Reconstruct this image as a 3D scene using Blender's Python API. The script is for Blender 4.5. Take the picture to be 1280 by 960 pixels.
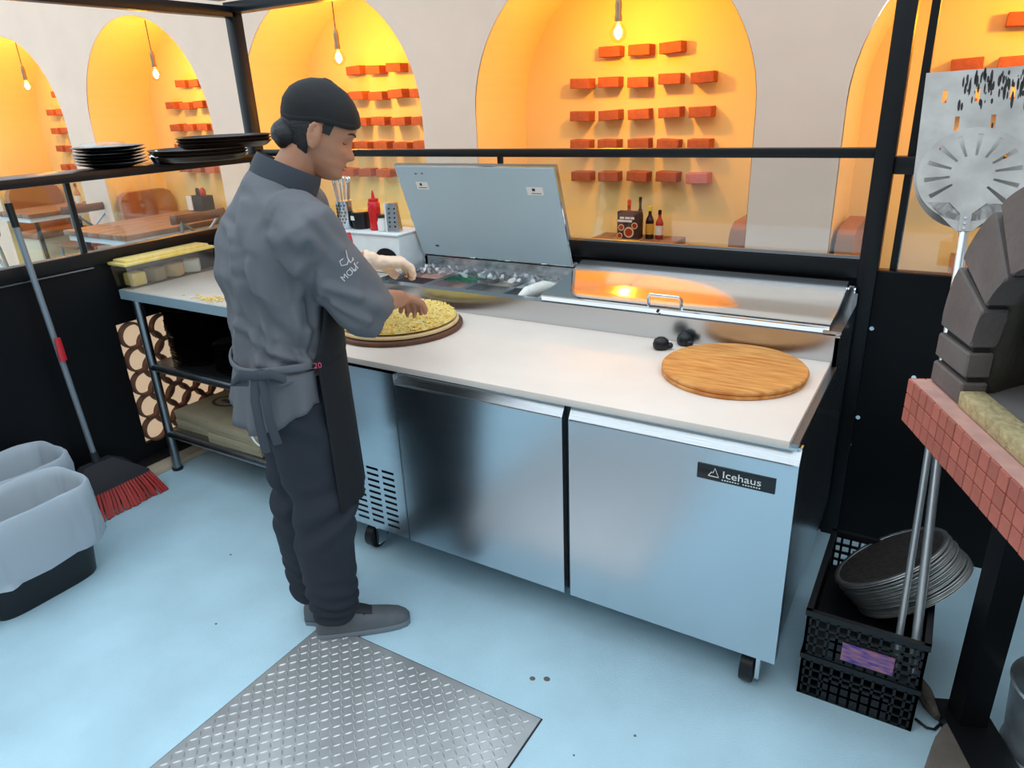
import bpy, bmesh, math, random
from mathutils import Vector, Matrix, noise
random.seed(7)
for o in list(bpy.data.objects): bpy.data.objects.remove(o)
SC = bpy.context.scene
COL = SC.collection
R = math.radians
# ------------------------------------------------------------------ camera
cd = bpy.data.cameras.new('camera'); cam = bpy.data.objects.new('camera', cd); COL.objects.link(cam)
cd.sensor_width = 36; cd.lens = 885.32 / 1280 * 36; cd.clip_start = 0.05; cd.clip_end = 200
rt = Vector((0.85508, 0.51696, -0.03989)); dn = Vector((0.16077, -0.33749, -0.92750)); fw = Vector((-0.49294, 0.78667, -0.37170))
M = Matrix((rt, -dn, -fw)).transposed().to_4x4(); M.translation = (0.22328, -1.68146, 1.65973)
cam.matrix_world = M
SC.camera = cam
# ------------------------------------------------------------------ world, light, exposure
w = bpy.data.worlds.new('world'); SC.world = w; w.use_nodes = True
bgn = w.node_tree.nodes['Background']; bgn.inputs[0].default_value = (0.74, 0.89, 1.0, 1); bgn.inputs[1].default_value = 1.35
SC.view_settings.view_transform = 'Standard'; SC.view_settings.look = 'None'
SC.view_settings.gamma = 1.0; SC.view_settings.use_curve_mapping = False
SC.view_settings.exposure = 0.58
sd = bpy.data.lights.new('sun', 'SUN'); sd.energy = 0.25; sd.angle = R(35); sd.color = (1.0, 0.97, 0.92)
sun = bpy.data.objects.new('sun', sd); COL.objects.link(sun); sun.rotation_euler = (R(38), R(-22), R(0))

# ------------------------------------------------------------------ materials
MAT = {}
def mat(name, col, rough=0.5, metal=0.0, noise_amt=0.0, nscale=20, bump=0.0, bscale=60, stretch=None, var=0.0, emit=None, estr=0, alpha=None, trans=0.0, spec=None, coat=0.0, rvar=0.0, col2=None, detail=4):
    m = bpy.data.materials.new(name); m.use_nodes = True; nt = m.node_tree; N = nt.nodes; L = nt.links
    b = N['Principled BSDF']; b.inputs['Base Color'].default_value = (*col, 1); b.inputs['Roughness'].default_value = rough; b.inputs['Metallic'].default_value = metal
    if spec is not None: b.inputs['Specular IOR Level'].default_value = spec
    if coat: b.inputs['Coat Weight'].default_value = coat
    if trans: b.inputs['Transmission Weight'].default_value = trans
    if emit: b.inputs['Emission Color'].default_value = (*emit, 1); b.inputs['Emission Strength'].default_value = estr
    src = None
    if noise_amt or bump or rvar:
        tc = N.new('ShaderNodeTexCoord'); mp = N.new('ShaderNodeMapping'); L.new(tc.outputs['Object'], mp.inputs[0])
        if stretch: mp.inputs['Scale'].default_value = stretch
    if noise_amt:
        n = N.new('ShaderNodeTexNoise'); n.inputs['Scale'].default_value = nscale; n.inputs['Detail'].default_value = detail; L.new(mp.outputs[0], n.inputs[0])
        r = N.new('ShaderNodeValToRGB'); r.color_ramp.elements[0].position = 0.32; r.color_ramp.elements[1].position = 0.68
        c2 = col2 if col2 else tuple(min(1, c * (1 + noise_amt)) for c in col)
        c1 = col if col2 else tuple(c * (1 - noise_amt) for c in col)
        r.color_ramp.elements[0].color = (*c1, 1); r.color_ramp.elements[1].color = (*c2, 1)
        L.new(n.outputs[0], r.inputs[0]); src = r.outputs[0]
        L.new(src, b.inputs['Base Color'])
    if rvar:
        n3 = N.new('ShaderNodeTexNoise'); n3.inputs['Scale'].default_value = nscale; n3.inputs['Detail'].default_value = 5; L.new(mp.outputs[0], n3.inputs[0])
        mr = N.new('ShaderNodeMapRange'); mr.inputs[3].default_value = max(0.02, rough - rvar); mr.inputs[4].default_value = rough + rvar
        L.new(n3.outputs[0], mr.inputs[0]); L.new(mr.outputs[0], b.inputs['Roughness'])
    if bump:
        n2 = N.new('ShaderNodeTexNoise'); n2.inputs['Scale'].default_value = bscale; n2.inputs['Detail'].default_value = 5; L.new(mp.outputs[0], n2.inputs[0])
        bp = N.new('ShaderNodeBump'); bp.inputs['Strength'].default_value = bump; bp.inputs['Distance'].default_value = 0.01
        L.new(n2.outputs[0], bp.inputs['Height']); L.new(bp.outputs[0], b.inputs['Normal'])
    if var:
        oi = N.new('ShaderNodeObjectInfo'); hs = N.new('ShaderNodeHueSaturation')
        mr2 = N.new('ShaderNodeMapRange'); mr2.inputs[3].default_value = 1 - var; mr2.inputs[4].default_value = 1 + var
        L.new(oi.outputs['Random'], mr2.inputs[0]); L.new(mr2.outputs[0], hs.inputs['Value'])
        if src: L.new(src, hs.inputs['Color'])
        else: hs.inputs['Color'].default_value = (*col, 1)
        L.new(hs.outputs[0], b.inputs['Base Color'])
    MAT[name] = m
    return m
def s2l(r, g, b):
    f = lambda c: (c / 255 / 12.92) if c <= 10 else ((c / 255 + 0.055) / 1.055) ** 2.4
    return (f(r), f(g), f(b))
mat('floor_paint', s2l(186, 216, 228), 0.5, noise_amt=0.09, nscale=3.0, bump=0.25, bscale=260, detail=9)
mat('plaster', s2l(240, 208, 186), 0.85, noise_amt=0.03, nscale=3, bump=0.05, bscale=30)
mat('ceiling_paint', s2l(150, 146, 142), 0.9)
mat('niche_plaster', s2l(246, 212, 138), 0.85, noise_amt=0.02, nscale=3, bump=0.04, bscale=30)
mat('brick_clay', s2l(172, 88, 52), 0.9, noise_amt=0.12, nscale=30, bump=0.4, bscale=80, var=0.12)
mat('brick_pink', s2l(196, 118, 112), 0.9, noise_amt=0.1, nscale=30, bump=0.4, bscale=80)
mat('black_metal', s2l(17, 18, 21), 0.38, spec=0.35, noise_amt=0.1, nscale=8, bump=0.03, bscale=120)
mat('black_panel', s2l(11, 11, 14), 0.5, spec=0.25, noise_amt=0.15, nscale=4)
mat('black_plastic', s2l(18, 19, 22), 0.38, spec=0.4, noise_amt=0.15, nscale=20)
mat('crate_plastic', s2l(18, 20, 23), 0.42, spec=0.4, noise_amt=0.2, nscale=30)
mat('black_gloss', s2l(13, 13, 15), 0.18, noise_amt=0.1, nscale=20)
mat('brown_black', s2l(46, 34, 28), 0.35, noise_amt=0.25, nscale=9)
mat('steel', (0.56, 0.60, 0.64), 0.24, 1.0, rvar=0.05, nscale=5, stretch=(0.7, 40, 40), bump=0.02, bscale=12)
mat('steel_h', (0.54, 0.56, 0.58), 0.24, 1.0, rvar=0.05, nscale=6, stretch=(0.8, 40, 40), bump=0.012, bscale=14)
mat('steel_lid', (0.62, 0.62, 0.62), 0.10, 1.0, rvar=0.04, nscale=5, stretch=(0.8, 50, 50), bump=0.0015, bscale=4)
mat('steel_dark', (0.30, 0.32, 0.34), 0.32, 1.0, rvar=0.06, nscale=12)
mat('chrome', (0.75, 0.77, 0.8), 0.12, 1.0)
mat('aluminium', (0.66, 0.66, 0.65), 0.40, 1.0, noise_amt=0.18, nscale=14)
mat('peel_metal', (0.36, 0.335, 0.31), 0.5, 0.4, noise_amt=0.2, nscale=9, bump=0.06, bscale=50)
mat('soot', s2l(46, 42, 40), 0.9, noise_amt=0.4, nscale=40)
mat('lid_inner', s2l(176, 192, 200), 0.45, noise_amt=0.03, nscale=3)
mat('cutting_board', s2l(232, 214, 200), 0.5, noise_amt=0.04, nscale=4, bump=0.05, bscale=50)
mat('marble', s2l(196, 184, 172), 0.4, noise_amt=0.08, nscale=5)
mat('apron_metal', s2l(172, 196, 206), 0.4, 0.35)
mat('wood_board', s2l(190, 112, 40), 0.55, noise_amt=1, col2=s2l(224, 160, 86), nscale=5, stretch=(2, 14, 2), bump=0.12, bscale=18)
mat('wood_dark', s2l(96, 58, 36), 0.6, noise_amt=0.25, nscale=6, stretch=(2, 12, 2))
mat('wood_table', s2l(118, 84, 62), 0.45, noise_amt=1, col2=s2l(152, 112, 84), nscale=5, stretch=(16, 1.5, 2))
mat('wood_brown', s2l(110, 74, 52), 0.5, noise_amt=0.2, nscale=8)
mat('bench_leather', s2l(158, 100, 58), 0.55, noise_amt=0.12, nscale=5, bump=0.05, bscale=80)
mat('bench_base', s2l(214, 196, 170), 0.7)
mat('white_paint', s2l(214, 222, 228), 0.5)
mat('white_plastic', s2l(226, 230, 230), 0.4, noise_amt=0.03)
mat('kraft', s2l(164, 150, 122), 0.85, noise_amt=0.06, nscale=14, bump=0.05)
mat('kraft_print', s2l(74, 70, 60), 0.85)
mat('red_plastic', s2l(206, 22, 24), 0.32, noise_amt=0.05)
mat('red_handle', s2l(206, 44, 52), 0.35)
mat('red_bristle', s2l(166, 44, 38), 0.6, var=0.15)
mat('grey_pole', s2l(134, 142, 150), 0.38, 0.3)
mat('peel_handle', (0.62, 0.66, 0.68), 0.32, 0.8)
mat('yellow_cap', s2l(222, 206, 40), 0.4)
mat('orange_cap', s2l(226, 84, 44), 0.4)
mat('sauce_red', s2l(170, 52, 30), 0.25)
mat('sauce_dark', s2l(46, 24, 18), 0.15)
mat('amber', s2l(200, 140, 84), 0.2)
mat('label_white', s2l(232, 228, 222), 0.6)
mat('label_dark', s2l(44, 44, 48), 0.5)
mat('label_brown', s2l(60, 30, 24), 0.5)
mat('label_blue', s2l(44, 52, 150), 0.4, noise_amt=1, col2=s2l(190, 120, 120), nscale=9, stretch=(3, 1, 10))
mat('label_gold', s2l(214, 170, 60), 0.5)
mat('skin', s2l(178, 122, 92), 0.5, noise_amt=0.05, nscale=9, bump=0.03, bscale=200)
mat('glove', s2l(238, 206, 178), 0.4, noise_amt=0.06, nscale=18, bump=0.25, bscale=28)
mat('hair', s2l(22, 19, 20), 0.5, noise_amt=0.4, nscale=30, stretch=(2, 2, 16), bump=0.4, bscale=40)
mat('cap_cloth', s2l(22, 20, 20), 0.8, noise_amt=0.15, nscale=60)
mat('jacket_cloth', s2l(100, 100, 104), 0.85, noise_amt=0.06, nscale=7, bump=0.35, bscale=14)
mat('piping', s2l(58, 62, 70), 0.8)
mat('apron_cloth', s2l(16, 16, 20), 0.8, bump=0.15, bscale=16)
mat('trouser_cloth', s2l(36, 39, 48), 0.85, noise_amt=0.08, nscale=7, bump=0.4, bscale=12)
mat('shoe_grey', s2l(92, 94, 98), 0.6, noise_amt=0.1, nscale=20)
mat('shoe_sole', s2l(120, 126, 132), 0.6)
mat('shoe_dark', s2l(40, 38, 42), 0.7)
mat('lip', s2l(150, 84, 70), 0.45)
mat('thread_white', s2l(216, 206, 204), 0.7)
mat('thread_red', s2l(196, 60, 92), 0.7)
mat('cheese', s2l(250, 210, 96), 0.55, var=0.1, noise_amt=1, col2=s2l(252, 232, 158), nscale=40)
mat('dough', s2l(222, 190, 140), 0.7, noise_amt=0.1, nscale=20)
mat('tile_red', s2l(182, 100, 84), 0.6, noise_amt=0.1, nscale=20, bump=0.15, bscale=60, var=0.14)
mat('grout', s2l(196, 150, 138), 0.9, noise_amt=0.1, nscale=30)
mat('stone_block', s2l(104, 94, 90), 0.8, noise_amt=0.12, nscale=12, bump=0.25, bscale=60, var=0.06)
mat('stone_joint', s2l(44, 42, 42), 0.95)
mat('refractory', s2l(128, 122, 120), 0.85, noise_amt=0.15, nscale=9)
mat('oven_inside', s2l(104, 98, 88), 0.95, noise_amt=0.4, nscale=6, bump=0.2)
mat('vermiculite', s2l(186, 168, 124), 0.95, noise_amt=0.2, nscale=60, bump=0.6, bscale=90)
mat('flagstone', s2l(112, 102, 92), 0.85, noise_amt=0.2, nscale=9, bump=0.3)
mat('bark', s2l(96, 88, 80), 0.95, noise_amt=0.35, nscale=30, bump=0.5)
mat('galvanised', (0.55, 0.60, 0.63), 0.42, 0.85, noise_amt=0.2, nscale=11)
mat('diamond_plate', (0.56, 0.55, 0.545), 0.40, 0.6, noise_amt=0.1, nscale=10)
mat('breeze', s2l(118, 78, 58), 0.85, noise_amt=0.15, nscale=20)
mat('cable', s2l(16, 16, 18), 0.5)
mat('sauce_food', s2l(110, 52, 36), 0.5, noise_amt=0.4, nscale=30, bump=0.4)
mat('ham', s2l(204, 156, 140), 0.5, noise_amt=0.2, nscale=25, bump=0.4)
mat('pepper_green', s2l(40, 110, 76), 0.4, noise_amt=0.3, nscale=25, bump=0.3)
mat('mushroom', s2l(150, 140, 128), 0.6, noise_amt=0.2, nscale=25, bump=0.3)
mat('onion_white', s2l(224, 222, 214), 0.5, noise_amt=0.1, nscale=25, bump=0.4)
mat('bulb_glow', s2l(255, 214, 90), 0.3, emit=(1.0, 0.66, 0.16), estr=40)
mat('brass', (0.35, 0.26, 0.16), 0.4, 0.9)
mat('floor_light_cream', s2l(206, 182, 156), 0.7, noise_amt=0.08, nscale=8)  # cream tone stands in for light falling through the gap below the left wall
def mixmat(name, tcol, fac, rough=0.05, translucent=None, diff=None):
    m = bpy.data.materials.new(name); m.use_nodes = True; nt = m.node_tree; N = nt.nodes; L = nt.links
    for n in list(N): N.remove(n)
    out = N.new('ShaderNodeOutputMaterial'); mx = N.new('ShaderNodeMixShader'); mx.inputs[0].default_value = fac
    if translucent:
        a = N.new('ShaderNodeBsdfTranslucent'); a.inputs[0].default_value = (*translucent, 1)
    else:
        a = N.new('ShaderNodeBsdfTransparent'); a.inputs[0].default_value = (*tcol, 1)
    if diff:
        b = N.new('ShaderNodeBsdfDiffuse'); b.inputs[0].default_value = (*diff, 1)
    else:
        b = N.new('ShaderNodeBsdfGlossy'); b.inputs['Roughness'].default_value = rough
    L.new(a.outputs[0], mx.inputs[1]); L.new(b.outputs[0], mx.inputs[2]); L.new(mx.outputs[0], out.inputs[0])
    MAT[name] = m
mixmat('glass', (0.97, 0.985, 0.98), 0.09, 0.03)
mixmat('clear_plastic', (0.86, 0.86, 0.82), 0.22, 0.15)
mixmat('film', (0.97, 0.97, 0.97), 0.22, 0.25)
mixmat('bulb_glass', (1.0, 0.93, 0.75), 0.10, 0.05)
mixmat('breeze_infill', None, 0.30, translucent=s2l(255, 236, 214), diff=s2l(250, 220, 196))
mixmat('bag_film', None, 0.62, translucent=s2l(214, 220, 226), diff=s2l(214, 222, 230))

# ------------------------------------------------------------------ builders
def wmat(o):
    m = o.matrix_basis.copy()
    while o.parent: o = o.parent; m = o.matrix_basis @ m
    return m
class B:
    def __init__(s): s.bm = bmesh.new()
    def box(s, c, d, rot=None, bev=0.0, taper=None):
        r = bmesh.ops.create_cube(s.bm, size=1.0); vs = r['verts']
        for v in vs:
            k = 1.0
            if taper and v.co.z > 0: k = taper
            v.co = Vector((v.co.x * d[0] * k, v.co.y * d[1] * k, v.co.z * d[2]))
        if bev:
            es = list({e for v in vs for e in v.link_edges})
            rb = bmesh.ops.bevel(s.bm, geom=es, offset=bev, segments=2, affect='EDGES', profile=0.5)
            vs = list({v for f in rb['faces'] for v in f.verts} | {v for v in vs if v.is_valid})
        T = Matrix.Translation(c) @ (rot.to_4x4() if rot else Matrix.Identity(4))
        for v in vs: v.co = T @ v.co
        return s
    def bx(s, a, b, bev=0.0):
        return s.box([(a[i] + b[i]) / 2 for i in range(3)], [abs(b[i] - a[i]) for i in range(3)], bev=bev)
    def loft(s, rings, cap=True, closed=True):
        vr = [[s.bm.verts.new(p) for p in r] for r in rings]
        n = len(vr[0])
        for a, b in zip(vr, vr[1:]):
            for i in range(n if closed else n - 1):
                j = (i + 1) % n
                try: s.bm.faces.new((a[i], a[j], b[j], b[i]))
                except ValueError: pass
        if cap and closed:
            for r in (vr[0][::-1], vr[-1]):
                try: s.bm.faces.new(r)
                except ValueError: pass
        return s
    def cyl(s, p0, p1, r0, r1=None, seg=16, cap=True):
        r1 = r0 if r1 is None else r1
        return s.tube([p0, p1], [r0, r1], seg, cap)
    def tube(s, pts, rad, seg=10, cap=True, flat=None):
        pts = [Vector(p) for p in pts]; n = len(pts)
        if not isinstance(rad, (list, tuple)): rad = [rad] * n
        rings = []; up = None
        for i, p in enumerate(pts):
            t = (pts[min(i + 1, n - 1)] - pts[max(i - 1, 0)]).normalized()
            if up is None: up = Vector((0, 0, 1)) if abs(t.z) < 0.9 else Vector((1, 0, 0))
            x = (up - t * up.dot(t)).normalized(); y = t.cross(x); up = x
            ra, rb = rad[i] if isinstance(rad[i], (list, tuple)) else (rad[i], rad[i])
            rings.append([p + x * math.cos(2 * math.pi * k / seg) * ra + y * math.sin(2 * math.pi * k / seg) * rb for k in range(seg)])
        return s.loft(rings, cap)
    def lathe(s, prof, c=(0, 0, 0), seg=32, cap=True, sx=1, sy=1):
        rings = [[(c[0] + r * sx * math.cos(2 * math.pi * k / seg), c[1] + r * sy * math.sin(2 * math.pi * k / seg), c[2] + z) for k in range(seg)] for r, z in prof]
        return s.loft(rings, cap)
    def prism(s, poly, f0, f1):
        return s.loft([[f0(*p) for p in poly], [f1(*p) for p in poly]])
    def ell(s, c, r, seg=16, ringn=10):
        rings = []
        for i in range(1, ringn):
            a = math.pi * i / ringn
            rings.append([(c[0] + r[0] * math.sin(a) * math.cos(2 * math.pi * k / seg), c[1] + r[1] * math.sin(a) * math.sin(2 * math.pi * k / seg), c[2] - r[2] * math.cos(a)) for k in range(seg)])
        return s.loft(rings)
    def mesh(s, name):
        bmesh.ops.recalc_face_normals(s.bm, faces=s.bm.faces[:])
        m = bpy.data.meshes.new(name); s.bm.to_mesh(m); s.bm.free(); return m
    def go(s, name, material, parent=None, smooth=40, world=True, **kw):
        if parent is not None and world:
            s.bm.transform(wmat(parent).inverted())
        m = s.mesh(name)
        return put(name, m, material, parent, smooth, **kw)
def put(name, m, material, parent=None, smooth=40, label=None, cat=None, group=None, kind=None):
    if not m.materials: m.materials.append(MAT[material])
    if smooth:
        for p in m.polygons: p.use_smooth = True
        m.set_sharp_from_angle(angle=R(smooth))
    o = bpy.data.objects.new(name, m); COL.objects.link(o)
    if parent is not None: o.parent = parent
    return tag(o, label, cat, group, kind)
def tag(o, label=None, cat=None, group=None, kind=None):
    if label: o['label'] = label
    if cat: o['category'] = cat
    if group: o['group'] = group
    if kind: o['kind'] = kind
    return o
def empty(name, loc=(0, 0, 0), rz=0, label=None, cat=None, group=None, kind=None, rot=None):
    o = bpy.data.objects.new(name, None); COL.objects.link(o); o.empty_display_size = 0.05
    o.location = loc; o.rotation_euler = rot if rot else (0, 0, rz)
    return tag(o, label, cat, group, kind)
def copy_tree(o, parent=None):
    c = o.copy(); COL.objects.link(c); c.parent = parent
    for ch in [x for x in bpy.data.objects if x.parent == o]: copy_tree(ch, c)
    return c
def dup(o, loc=None, rot=None, label=None, group=None):
    kids = [x for x in bpy.data.objects if x.parent == o]
    c = o.copy(); COL.objects.link(c)
    for k in kids: copy_tree(k, c)
    if loc is not None: c.location = loc
    if rot is not None: c.rotation_euler = rot
    if label: c['label'] = label
    if group: c['group'] = group
    return c
def inst(name, src, parent, mtx=None, loc=None):
    o = bpy.data.objects.new(name, src); COL.objects.link(o); o.parent = parent
    if mtx is not None: o.matrix_basis = mtx
    if loc is not None: o.location = loc
    return o
def remesh(b, name, voxel=0.01, smooth=4, fac=0.5):
    m = b.mesh(name + '_raw'); t = bpy.data.objects.new('tmp', m); COL.objects.link(t)
    md = t.modifiers.new('r', 'REMESH'); md.mode = 'VOXEL'; md.voxel_size = voxel
    if smooth: ms = t.modifiers.new('s', 'SMOOTH'); ms.iterations = smooth; ms.factor = fac
    dg = bpy.context.evaluated_depsgraph_get(); me = bpy.data.meshes.new_from_object(t.evaluated_get(dg)); me.name = name
    bpy.data.objects.remove(t); bpy.data.meshes.remove(m)
    return me
def text_mesh(body, size, ext=0.001):
    c = bpy.data.curves.new('t', 'FONT'); c.body = body; c.size = size; c.extrude = ext; c.resolution_u = 3
    o = bpy.data.objects.new('t', c); COL.objects.link(o)
    dg = bpy.context.evaluated_depsgraph_get(); me = bpy.data.meshes.new_from_object(o.evaluated_get(dg))
    bpy.data.objects.remove(o); return me
def text(name, body, size, mtx, material, parent, ext=0.0008):
    me = text_mesh(body, size, ext); me.transform(wmat(parent).inverted() @ mtx)
    return put(name, me, material, parent, 0)
ORD = ['topmost', 'second', 'third', 'fourth', 'fifth', 'sixth', 'seventh', 'eighth', 'ninth', 'tenth', 'eleventh', 'twelfth', 'thirteenth', 'fourteenth', 'fifteenth', 'sixteenth', 'seventeenth', 'eighteenth', 'nineteenth', 'twentieth']
def nth(k, n): return 'topmost' if k == n - 1 else 'lowest' if k == 0 else ORD[n - 1 - k]
def fromtop(k, n): return '' if k in (0, n - 1) else ' from the top'
def disc_prof(r, t): return [(r, 0), (r, t)]

# ================================================================== SETTING
fl = B().bx((-14, -7, -0.2), (6, 6, 0)).go('floor', 'floor_paint', kind='structure', smooth=0)
YF, YB, HW, SPR, TOP = 2.45, 3.1, 0.90, 1.57, 3.2
CENT = [-10.62, -8.38, -6.14, -3.90, -1.66, 0.58, 2.82]
b = B(); bn = B()
def q4(bb, *p): bb.bm.faces.new([bb.bm.verts.new(v) for v in p])
edges = [-13.5] + [c + s * HW for c in CENT for s in (-1, 1)] + [5.5]
for i in range(0, len(edges), 2):
    b.bx((edges[i], YF, 0), (edges[i + 1], YB + 0.2, TOP))
for c in CENT:
    pts = [(c - HW, 0)] + [(c - HW * math.cos(a), SPR + HW * math.sin(a)) for a in [math.pi * k / 32 for k in range(33)]] + [(c + HW, 0)]
    ar = pts[1:-1]
    for (x0, z0), (x1, z1) in zip(ar, ar[1:]):
        q4(b, (x0, YF, z0), (x1, YF, z1), (x1, YF, TOP), (x0, YF, TOP))
        q4(b, (x0, YF, TOP), (x1, YF, TOP), (x1, YB + .2, TOP), (x0, YB + .2, TOP))
    pts = [(c + (x - c) * .996, SPR + (z - SPR) * (.996 if z > SPR else 1)) for x, z in pts]
    for (x0, z0), (x1, z1) in zip(pts, pts[1:]):
        q4(bn, (x0, YF + .004, z0), (x1, YF + .004, z1), (x1, YB, z1), (x0, YB, z0))
    f = [bn.bm.verts.new((x, YB, z)) for x, z in pts]
    bn.bm.faces.new(f)
wf = b.go('wall_far', 'plaster', kind='structure', smooth=0)
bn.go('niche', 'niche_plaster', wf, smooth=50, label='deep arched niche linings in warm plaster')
mb = B().box((0, 0, 0), (0.146, 0.10, 0.064), bev=0.004).mesh('brick'); mb.materials.append(MAT['brick_clay'])
mp_ = mb.copy(); mp_.materials.clear(); mp_.materials.append(MAT['brick_pink'])
for c in CENT[1:6]:
    for r, z in enumerate((1.14, 1.35, 1.54, 1.74, 1.93)):
        xs = [-0.2, 0.01, 0.22] if r == 4 else [-0.41, -0.20, 0.01, 0.22, 0.43]
        for k, dx in enumerate(xs):
            pink = (r == 0 and k == 4 and c > -3)
            m4 = Matrix.Translation((c + dx + random.uniform(-.006, .006), YB - 0.048, z + random.uniform(-.006, .006))) @ Matrix.Rotation(random.uniform(-.05, .05), 4, 'Y') @ Matrix.Rotation(random.uniform(-.05, .05), 4, 'Z')
            inst('brick', mp_ if pink else mb, wf, m4)

B().bx((-14, -6.3, 0), (6, -6.0, 5.5)).go('sky_blocker_front', 'ceiling_paint', kind='structure', smooth=0)  # unseen wall added behind the camera to block low sky and darken steel reflections
B().bx((-5.2, 2.0, TOP), (5.5, YB + .2, TOP + .12)).go('sky_blocker_roof', 'ceiling_paint', kind='structure', smooth=0)  # added roof slab, out of view, placed to keep sky light off the niches
random.seed(11)
for x, y, r_ in ((-.655, -.235, .009), (-.615, -.215, .010), (-2.05, -.25, .004), (-1.75, -.55, .004), (-2.1, .02, .005), (-.3, -.28, .004), (-.42, -.42, .003)):
    B().lathe([(r_, .0002), (r_ * .8, .0022), (r_ * .3, .003)], (x, y, 0), 7, sx=random.uniform(.8, 1.4)).go('chip', 'flagstone', fl)
random.seed(7)
# ---- black partition behind the prep line (back) and on the left
YW, XL = 1.02, -3.04
wb = empty('wall_back', (-1.5, YW, 0), kind='structure')
B().bx((XL - .04, YW, 0.0), (2.4, YW + .04, 1.06)).go('panel', 'black_panel', wb, 0)
B().bx((XL, YW - .015, 1.035), (-0.012, YW + .055, 1.10), bev=.004).go('beam', 'black_metal', wb)
B().bx((XL, YW - .012, 1.102), (-0.012, YW + .004, 1.112)).go('glazing_bead', 'steel_dark', wb)
B().bx((XL, YW - .005, 1.435), (-0.012, YW + .045, 1.467), bev=.003).go('rail', 'black_metal', wb)
for x0, x1 in ((XL + .04, -1.50), (-1.485, -0.02)):
    B().bx((x0, YW + .018, 1.10), (x1, YW + .024, 1.437)).go('pane', 'glass', wb, 0)
B().bx((-1.502, YW + .01, 1.10), (-1.484, YW + .032, 1.437)).go('mullion', 'black_metal', wb, 0)
B().bx((-0.025, YW - .02, 0), (0.035, YW + .06, 2.6), bev=.003).go('post', 'black_metal', wb)
B().bx((0.068, YW + .03, 1.06), (0.092, YW + .07, 2.6)).go('post', 'black_metal', wb)
B().bx((0.035, YW - .005, 1.385), (0.6, YW + .05, 1.44), bev=.003).go('rail', 'black_metal', wb)
B().bx((0.035, YW + .002, 1.035), (2.4, YW + .05, 1.065), bev=.003).go('beam', 'black_metal', wb)
B().bx((0.09, YW + .02, 1.06), (0.6, YW + .026, 1.39)).go('pane', 'glass', wb, 0)
for x, z in ((0.045, .86), (0.20, .70), (0.02, .52), (0.045, .515), (0.03, .40)):
    B().cyl((x, YW - .008, z), (x, YW + .002, z), .008, seg=8).go('bolt', 'chrome', wb)
B().bx((XL - .03, YW - .02, 0), (XL + .03, YW + .04, 2.15), bev=.003).go('post', 'black_metal', wb)
B().bx((XL - .03, YW - .02, 2.12), (3.0, YW + .05, 2.17), bev=.003).go('beam', 'black_metal', wb)
B().bx((XL - .03, YW + .10, 2.20), (3.0, YW + .16, 2.26), bev=.003).go('beam', 'black_metal', wb)

B().bx((1.75, -1.4, 0), (1.80, YW + .04, 2.2)).go('reflection_blocker_right', 'black_panel', kind='structure', smooth=0)  # unseen panel added so the fridge side and crate corner come out dark
wl = empty('wall_left', (XL, 0, 0), kind='structure')
Y0 = -3.2
P = B()
P.bx((XL - .03, Y0, .05), (XL, .06, 1.06)); P.bx((XL - .03, .06, .05), (XL, YW, .14)); P.bx((XL - .03, .06, .756), (XL, YW, 1.06)); P.bx((XL - .03, .98, .14), (XL, YW, .756))
P.go('panel', 'black_panel', wl, 0)
B().bx((XL - .04, Y0, 1.045), (XL + .015, YW, 1.105), bev=.004).go('beam', 'black_metal', wl)
B().bx((XL - .04, Y0, .03), (XL + .02, YW, .075), bev=.004).go('beam', 'black_metal', wl)
B().bx((XL, Y0, 1.036), (XL + .018, .02, 1.042)).go('seam_strip', 'steel_dark', wl, 0)
B().bx((XL - .10, Y0, 1.415), (XL + .12, YW - .02, 1.452), bev=.004).go('shelf_rail', 'black_metal', wl)
for y0, y1 in ((Y0, .0), (.02, YW - .03)):
    B().bx((XL - .013, y0, 1.10), (XL - .007, y1, 1.417)).go('pane', 'glass', wl, 0)
B().bx((XL - .02, .0, 1.10), (XL + .0, .02, 1.417)).go('mullion', 'black_metal', wl, 0)
B().bx((XL - .03, Y0, 2.10), (XL + .03, YW, 2.15), bev=.003).go('beam', 'black_metal', wl)
B().bx((XL - .20, Y0, 2.20), (XL - .14, YW + .1, 2.26), bev=.003).go('beam', 'black_metal', wl)
B().bx((XL - .027, .06, .14), (XL - .022, .98, .756)).go('infill', 'breeze_infill', wl, 0, label='pale peach backlit infill of the breeze block screen')
ring = B()
for a0 in range(28):
    a1 = 2 * math.pi * a0 / 28; a2 = 2 * math.pi * (a0 + 1) / 28
    c1 = lambda r, a, x: (x, r * math.cos(a), r * math.sin(a))
    for (ra, xa, rb, xb) in ((.054, .016, .064, .016), (.064, .016, .064, -.016), (.054, -.016, .054, .016)):
        q4(ring, c1(ra, a1, xa), c1(rb, a1, xb), c1(rb, a2, xb), c1(ra, a2, xa))
bmesh.ops.remove_doubles(ring.bm, verts=ring.bm.verts[:], dist=1e-5)
rm = ring.mesh('breeze_ring'); rm.materials.append(MAT['breeze'])
for ci in range(11):
    for ri in range(6):
        z = .20 + .122 * ri + (.061 if ci % 2 else 0)
        if z > .72: continue
        inst('breeze_ring', rm, wl, loc=(-.0, .125 + .080 * ci, z))
B().bx((XL - .02, -.4, 0), (XL + .10, YW, .028), bev=.003).go('floor_light_1', 'floor_light_cream', kind='structure')  # painted light: cream strip for daylight shining under the wall onto the floor

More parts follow.
